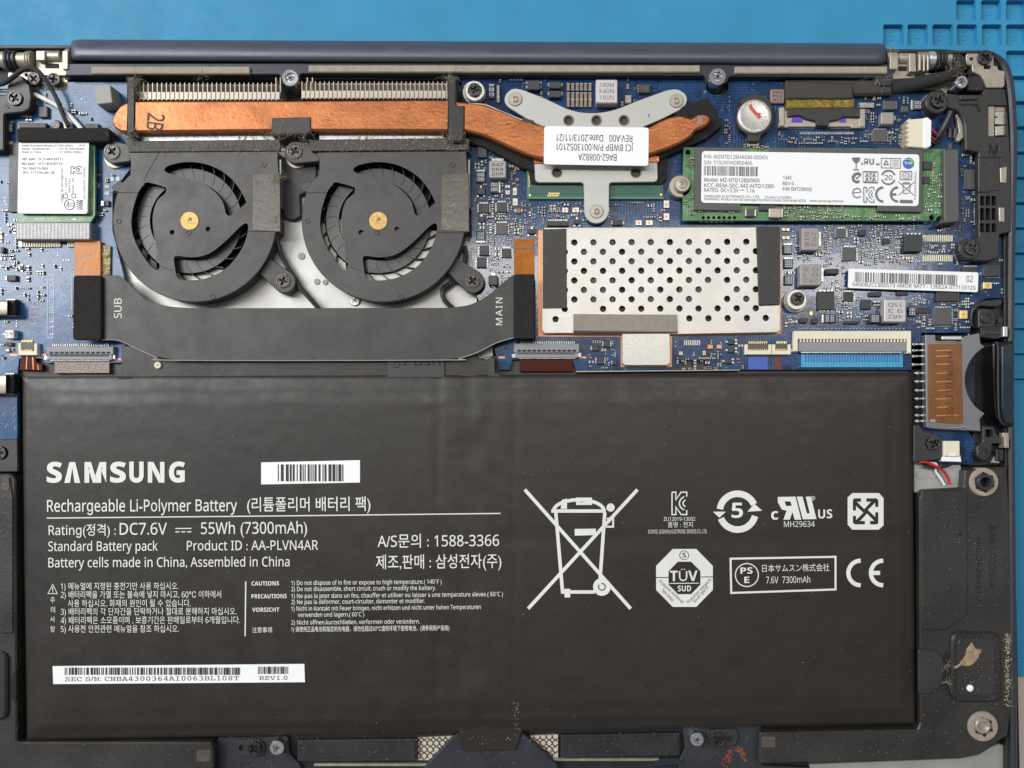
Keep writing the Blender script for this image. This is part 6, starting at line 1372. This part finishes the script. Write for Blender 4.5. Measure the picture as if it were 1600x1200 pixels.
for t, x, y, x1 in (('1) Do not dispose of in fire or expose to high temperature.( 140˚F )', 455, 914.2, 690), ('2) Do not disassemble, short circuit, crush or modify the battery.', 455, 923.8, 681), ('1) Ne pas la jeter dans un feu, chauffer et utiliser ou laisser à une température élevée.( 60˚C )', 455, 934.6, 786), ('2) Ne pas la déformer, court-circuiter, démonter et modifier.', 455, 944, 664), ('1) Nicht in Kontakt mit Feuer bringen, nicht erhitzen und nicht unter höhen Temperaturen', 455, 954.4, 751), ('verwenden und lagern.( 60˚C )', 465.5, 964, 569), ('2) Nicht öffnen,kurzschließen, verformen oder verändern.', 455, 976, 656), ('1) 请使用正品电池和指定的充电器，请勿在超过60℃度的环境下使用电池，(请参阅用户指南)', 455, 986.8, 702)):
    line(t, x, y, x1-x, 6.8, -.55, .004)
# barcode stickers
def sticker(poly, bars, texts):
    m = MB(); m.prism(poly, 25.9, ZP+.4, .15); s_ = part('barcode_sticker', m, 'paper', bt)
    m = MB(flat=True)
    for q, sd_, un in bars: barcode(m, *q, ZP+.7, seed=sd_, unit=un)
    part('bar', m, 'ink', s_)
    if texts:
        m = MB(flat=True)
        for t in texts: text(m, t[0], t[1], t[2], t[3], t[4], ZP+.7, t[5], mono=True)
        part('printed_text', m, 'ink', s_)
sticker([(408, 722.5), (562.5, 719), (562.5, 754), (408, 757)], [((434, 725.5, 538, 752), 21, 1.55)], [])
sticker([(82, 1041), (475.5, 1037.5), (476.5, 1066), (83, 1069)], [((101, 1043, 374, 1054.5), 22, 1.3), ((403, 1041.5, 451, 1053), 23, 1.1)], [('SEC S/N: CNBA4300364AI0063BL108T', 102, 1064.5, 271, 8.2, -.35), ('REV1.0', 405, 1062.5, 44, 7.6, -.35)])
# crossed bin
m = pl_(); X, Y, Q = bin_mark(m, 820, 765, 996, 951, ZP, 5.2)
m.stroke([(820+7, 858)], 1, ZP) if False else None
m.sheet([(898, 826.5), (931, 826), (931, 836), (898, 837)], ZP); m.sheet(circ(954, 793, 6.5, 18), ZP); m.sheet([(882, 920), (891, 920), (891, 933.5), (882, 933.5)], ZP)
m.stroke([(948, 810.5), (958, 810.5), (958, 823), (947, 823)], 3, ZP); m.stroke(circ(940.5, 917, 10, 28), 7.5, ZP, closed=True); m.sheet(circ(940.5, 917, 4.4, 18), ZP+.05)
m.sheet([(900, 777.5), (925, 777.5), (925, 789), (900, 789)], ZP+.05, holes=[[(906, 782), (918, 782), (918, 784.6), (906, 784.6)]]); m.sheet([(878, 781), (886, 779), (886, 795), (876, 795)], ZP+.08)
done(m, 'crossed_bin_mark')
m = pl_(); kc(m, 1050, 769, 23, 35, ZP, 1.9); done(m, 'certification_mark')
line('ZU12019-13002', 1037, 814, 49.5, 6, -.3); line('품명 : 전지', 1043.5, 823.5, 39, 7, -.3); line('ELENTEC (SUZHOU) ELECTRONIC DEVICES CO., LTD.', 1013, 833.6, 92, 6, -.3)
# recycling ring with 5
m = pl_()
for a0, a1 in ((-172, -24), (14, 158)): m.stroke([(1152.5+28*math.cos(math.radians(a0+(a1-a0)*i/20)), 799.5+28*math.sin(math.radians(a0+(a1-a0)*i/20))) for i in range(21)], 10, ZP)
m.sheet([(1114, 799.5), (1134, 799.5), (1124, 809)], ZP+.06); m.sheet([(1168, 799.5), (1191, 798), (1178.5, 787)], ZP+.06)
text(m, '5', 1143, 809, 18, 24, ZP+.1, bold=.02); done(m, 'recycling_mark')
# component recognition mark
m = pl_(); text(m, 'c', 1205, 812, 11, 17.5, ZP, -1, bold=.05); text(m, 'US', 1278.5, 810, 22, 14, ZP, -1, bold=.05)
sk = lambda l, k=-.28: [(x+(y-794)*-k*1.0, y) for x, y in l]
m.sheet(sk([(1220, 776.5), (1248, 776), (1247, 812), (1236.5, 812), (1236.5, 800), (1229, 812), (1219, 812), (1228, 798), (1221, 796), (1218, 785)]), ZP, holes=[sk([(1229, 783.5), (1238, 783.5), (1238, 790.5), (1229, 790.5)])])
m.sheet(sk([(1250, 776), (1259, 776), (1258.5, 802), (1263, 802), (1264, 776), (1272, 776), (1271, 811), (1249.5, 811.5)]), ZP); text(m, '®', 1266, 782, 8, 7, ZP); done(m, 'recognition_mark'); line('MH29634', 1225, 823.6, 48, 9, -.6)
# four-arrow square
m = pl_()
def quad(k):
    c, s = math.cos(k*math.pi/2), math.sin(k*math.pi/2); T = lambda l: [(1352.5+x*c-y*s, 799+x*s+y*c) for x, y in l]
    m.stroke(T([(-3.5, -24.5), (-19, -24.5), (-24, -20), (-24, 2.5), (-13, 3)]), 8, ZP) if k % 2 == 0 else m.stroke(T([(-3.5, -24), (-19, -24), (-24.5, -19), (-24.5, 3), (-13, 3)]), 8, ZP)
    m.sheet(T([(-15, -8.5), (-15, 13.5), (-3.5, 2.2)]), ZP+.06)
for k in range(4): quad(k)
done(m, 'four_arrow_mark')
# octagon
m = pl_()
oc = lambda r, n=8: [(1069.5+r*math.cos(math.radians(22.5+45*i)), 903+r*math.sin(math.radians(22.5+45*i))*1.02) for i in range(8)]
m.sheet(oc(48), ZP, holes=[oc(27)]); done(m, 'octagon_mark')
m = MB(flat=True); m.stroke([(1025, 902.5), (1045, 902.3)], 1.3, ZP+.2); m.stroke([(1095, 901.5), (1115, 901.3)], 1.3, ZP+.2); m.stroke(circ(1069, 867.5, 7, 20), 1, ZP+.2, closed=True); text(m, 'S', 1066, 871, 6, 7.5, ZP+.2, bold=.02)
text(m, 'Production monitored', 1029, 909, 50, 5, ZP+.2, ang=43); text(m, 'Type tested', 1033, 922, 25, 5, ZP+.2, ang=47); text(m, 'Produktion überwacht', 1076, 943.5, 52, 5, ZP+.2, ang=-46); text(m, 'Bauart geprüft', 1086, 942, 33, 5, ZP+.2, ang=-49)
part('octagon_text', m, 'battery', bt)
m = pl_(); text(m, 'TÜV', 1047, 908, 43, 16.5, ZP, -.5, bold=.03); m.stroke([(1046, 911.6), (1092, 911.2)], 1.2, ZP); text(m, 'SUD', 1059, 924, 21, 9, ZP, -.5, bold=.02); done(m, 'octagon_lettering')
# boxed mark
m = pl_(); m.stroke([(1141.5, 873), (1305.5, 870), (1305.5, 921), (1142.5, 926.5)], 3, ZP, closed=True); m.stroke(circ(1167, 898.5, 18, 32), 1.6, ZP, closed=True)
text(m, 'PS', 1157, 896.5, 19, 10, ZP, -.8, bold=.03); text(m, 'E', 1163, 911, 8, 10, ZP, -.8, bold=.03); done(m, 'boxed_mark')
line('日本サムスン株式会社', 1191, 893, 105, 9.5, -.9); line('7.6V  7300mAh', 1197, 911.5, 69, 10.5, -.9)
m = pl_(); ce(m, 1325.5, 1380, 876, 914.5, ZP, 6.4); done(m, 'conformity_mark')

# ------------------------------------------------------------------ screws and posts
for x, y, z, r, lab in ((27, 155.5, 22, 11, 'black screw in the plastic clamp at the corner by the antenna cables'), (56, 125.5, 12, 10, 'black screw in the silver hinge plate under the arching black cable'), (87, 126, 12, 10.5, 'black screw in the silver hinge plate nearest the rear bar'),
        (178, 238.5, 21, 12, 'black screw in the upper ear of the fan next to the wireless card'), (444, 440, 18, 11, 'black screw in the lower ear between the two fans'), (462, 237.5, 21, 12, 'black screw in the ear between the fans just below the copper pipe'), (739, 440, 18, 11, 'black screw in the lower ear beside the word MAIN'),
        (742, 142, 24, 10, 'black screw on a silver washer at the bend of the copper pipe'), (1245.5, 467, 24, 10, 'black screw on a silver washer beside the corner of the perforated shield'), (1464.5, 159, 25, 11.5, 'black screw in the round ear below the thick display cable'), (1516.5, 388.5, 25, 11.5, 'black screw in the lower ear of the side frame above the sticker'),
        (1537, 92, 24, 11, 'black screw in the silver corner plate beside the mat trays'), (1456.5, 693.5, 19, 11, 'black screw in the battery ear below the card slot'), (3, 708, 15, 10, 'black screw cut by the picture edge beside the battery'),
        (399, 1168, 11, 11, 'black screw below the serial sticker side of the battery'), (1121, 1154.5, 11, 11, 'black screw below the battery beside the brown glue mark')):
    screw(x, y, z, r, lab)
for x, y, r, lab in ((742, 142, 18, 'silver stepped washer under the screw at the copper pipe bend'), (1245, 468, 18, 'silver stepped washer under the screw beside the perforated shield')):
    m = MB(); m.lathe(x-1.5, y+2, [(r, 12), (r, 17), (r-1, 18), (r-3.5, 18)], 28); m.lathe(x, y, [(r-2.5, 17), (r-2.5, 27), (r-3.6, 28.5), (11.2, 28.5), (10.6, 24), (6, 24)], 28); solo('washer', m, 'cellsteel', lab, 'washer', smooth=True)
m = MB(); m.lathe(554, 470, [(8, 2.5), (8, 4.5), (7, 5.5), (0, 5.5)], 18); pz = solo('plate_screw', m, 'can', 'small pale screw in the silver plate below the second fan', 'screw')
m = MB(flat=True); m.stroke([(550, 466.6), (557.4, 472)], 1.3, 5.8); m.stroke([(557, 466), (550.5, 473)], 1.3, 5.8); part('cross', m, 'ink', pz)
for x, y, r in ((452, 339, 5.5), (471, 400, 5.5), (495, 440, 5), (508, 441, 4.5)):
    m = MB(); m.lathe(x, y, [(r, 2.4), (r, 3.4), (r-.8, 4), (0, 4)], 12); part('rivet_spot', m, 'rubber', lb)

# ------------------------------------------------------------------ dust and lint, laid on whatever lies there
bpy.context.view_layer.update()
dg = bpy.context.evaluated_depsgraph_get(); cam_p = cam.location.copy()
def surf(x, y):
    t = Vector(M3((x, y, 0))); d = (t-cam_p).normalized()
    hit, loc, nrm, *_ = sc.ray_cast(dg, cam_p, d)
    return (loc.x/S+800, 600-loc.y/S, loc.z/S) if hit else None
r8 = random.Random(21); m = MB(local=True)
def speck(x, y, s):
    h = surf(x, y)
    if not h: return
    cx, cy, z = h; n = 5; a0 = r8.random()*3; st = r8.uniform(.5, 1.6); an = r8.random()*3.14
    ring = []
    for i in range(n):
        a = a0+i*2*math.pi/n; q = s*r8.uniform(.6, 1.1); px, py = q*math.cos(a)*st, q*math.sin(a)/st**.5
        ring.append((cx+px*math.cos(an)-py*math.sin(an), cy+px*math.sin(an)+py*math.cos(an), z-.05))
    m.add(ring+[(cx, cy, z+s*.8)], [(i, (i+1) % n, n) for i in range(n)]+[tuple(range(n))])
for x0, y0, x1, y1, n, a, b_ in ((30, 590, 1430, 1150, 620, .25, .75), (160, 230, 740, 480, 420, .3, .8), (200, 215, 735, 236, 620, .4, 1.25), (210, 480, 800, 585, 160, .3, .8), (110, 66, 1400, 122, 300, .2, .6), (0, 100, 200, 225, 160, .2, .5), (1430, 90, 1585, 240, 260, .25, .7), (1437, 780, 1580, 1195, 420, .25, .7), (0, 740, 30, 1200, 120, .25, .6), (30, 1160, 660, 1198, 260, .25, .7), (660, 1140, 1440, 1198, 380, .25, .75), (845, 355, 886, 482, 50, .2, .5), (1180, 355, 1218, 475, 60, .2, .6), (0, 0, 1600, 66, 130, .2, .6), (1490, 990, 1565, 1100, 160, .25, .7), (340, 1150, 840, 1158, 90, .4, 1), (1585, 120, 1600, 1050, 20, .2, .5)):
    for _ in range(n): speck(r8.uniform(x0, x1), r8.uniform(y0, y1), a+(b_-a)*r8.random()**3)
for _ in range(40): speck(r8.gauss(806, 3), r8.uniform(1095, 1140), r8.uniform(.4, .9))
solo('dust', m, 'dust', None, None, kind='stuff')
m = MB(local=True)
def lint(cx, cy, sp, n, rad=.2):
    for _ in range(n):
        x, y = r8.gauss(cx, sp), r8.gauss(cy, sp*.7); h = surf(x, y)
        if not h: continue
        p = Vector(h); d = r8.random()*6.28; pts = []
        for k in range(5):
            pts.append((p.x, p.y, p.z+.5+r8.random()*2)); d += r8.uniform(-.9, .9); p = p+Vector((math.cos(d), math.sin(d), 0))*r8.uniform(1.5, 3.5)
        m.tube(pts, rad*r8.uniform(.5, 1.2), 4, sub=2)
for c in ((205, 213, 7, 90), (212, 128, 5, 60), (432, 217, 12, 110), (474, 220, 10, 60), (436, 278, 5, 50), (700, 121, 6, 50), (694, 214, 6, 50), (184, 207, 6, 40), (1488, 102, 7, 26), (1500, 116, 4, 10), (318, 120, 6, 20), (216, 147, 4, 40), (715, 222, 12, 30), (440, 345, 5, 24), (1480, 1040, 3, 14), (1481, 1066, 3, 12), (1577, 1000, 2, 6), (1577, 1070, 2, 6), (1395, 82, 6, 20), (1380, 128, 10, 16)): lint(*c)
for _ in range(150): lint(r8.uniform(200, 735), r8.uniform(205, 240), 1, 1, .24)
solo('lint', m, 'lint', None, None, kind='stuff')
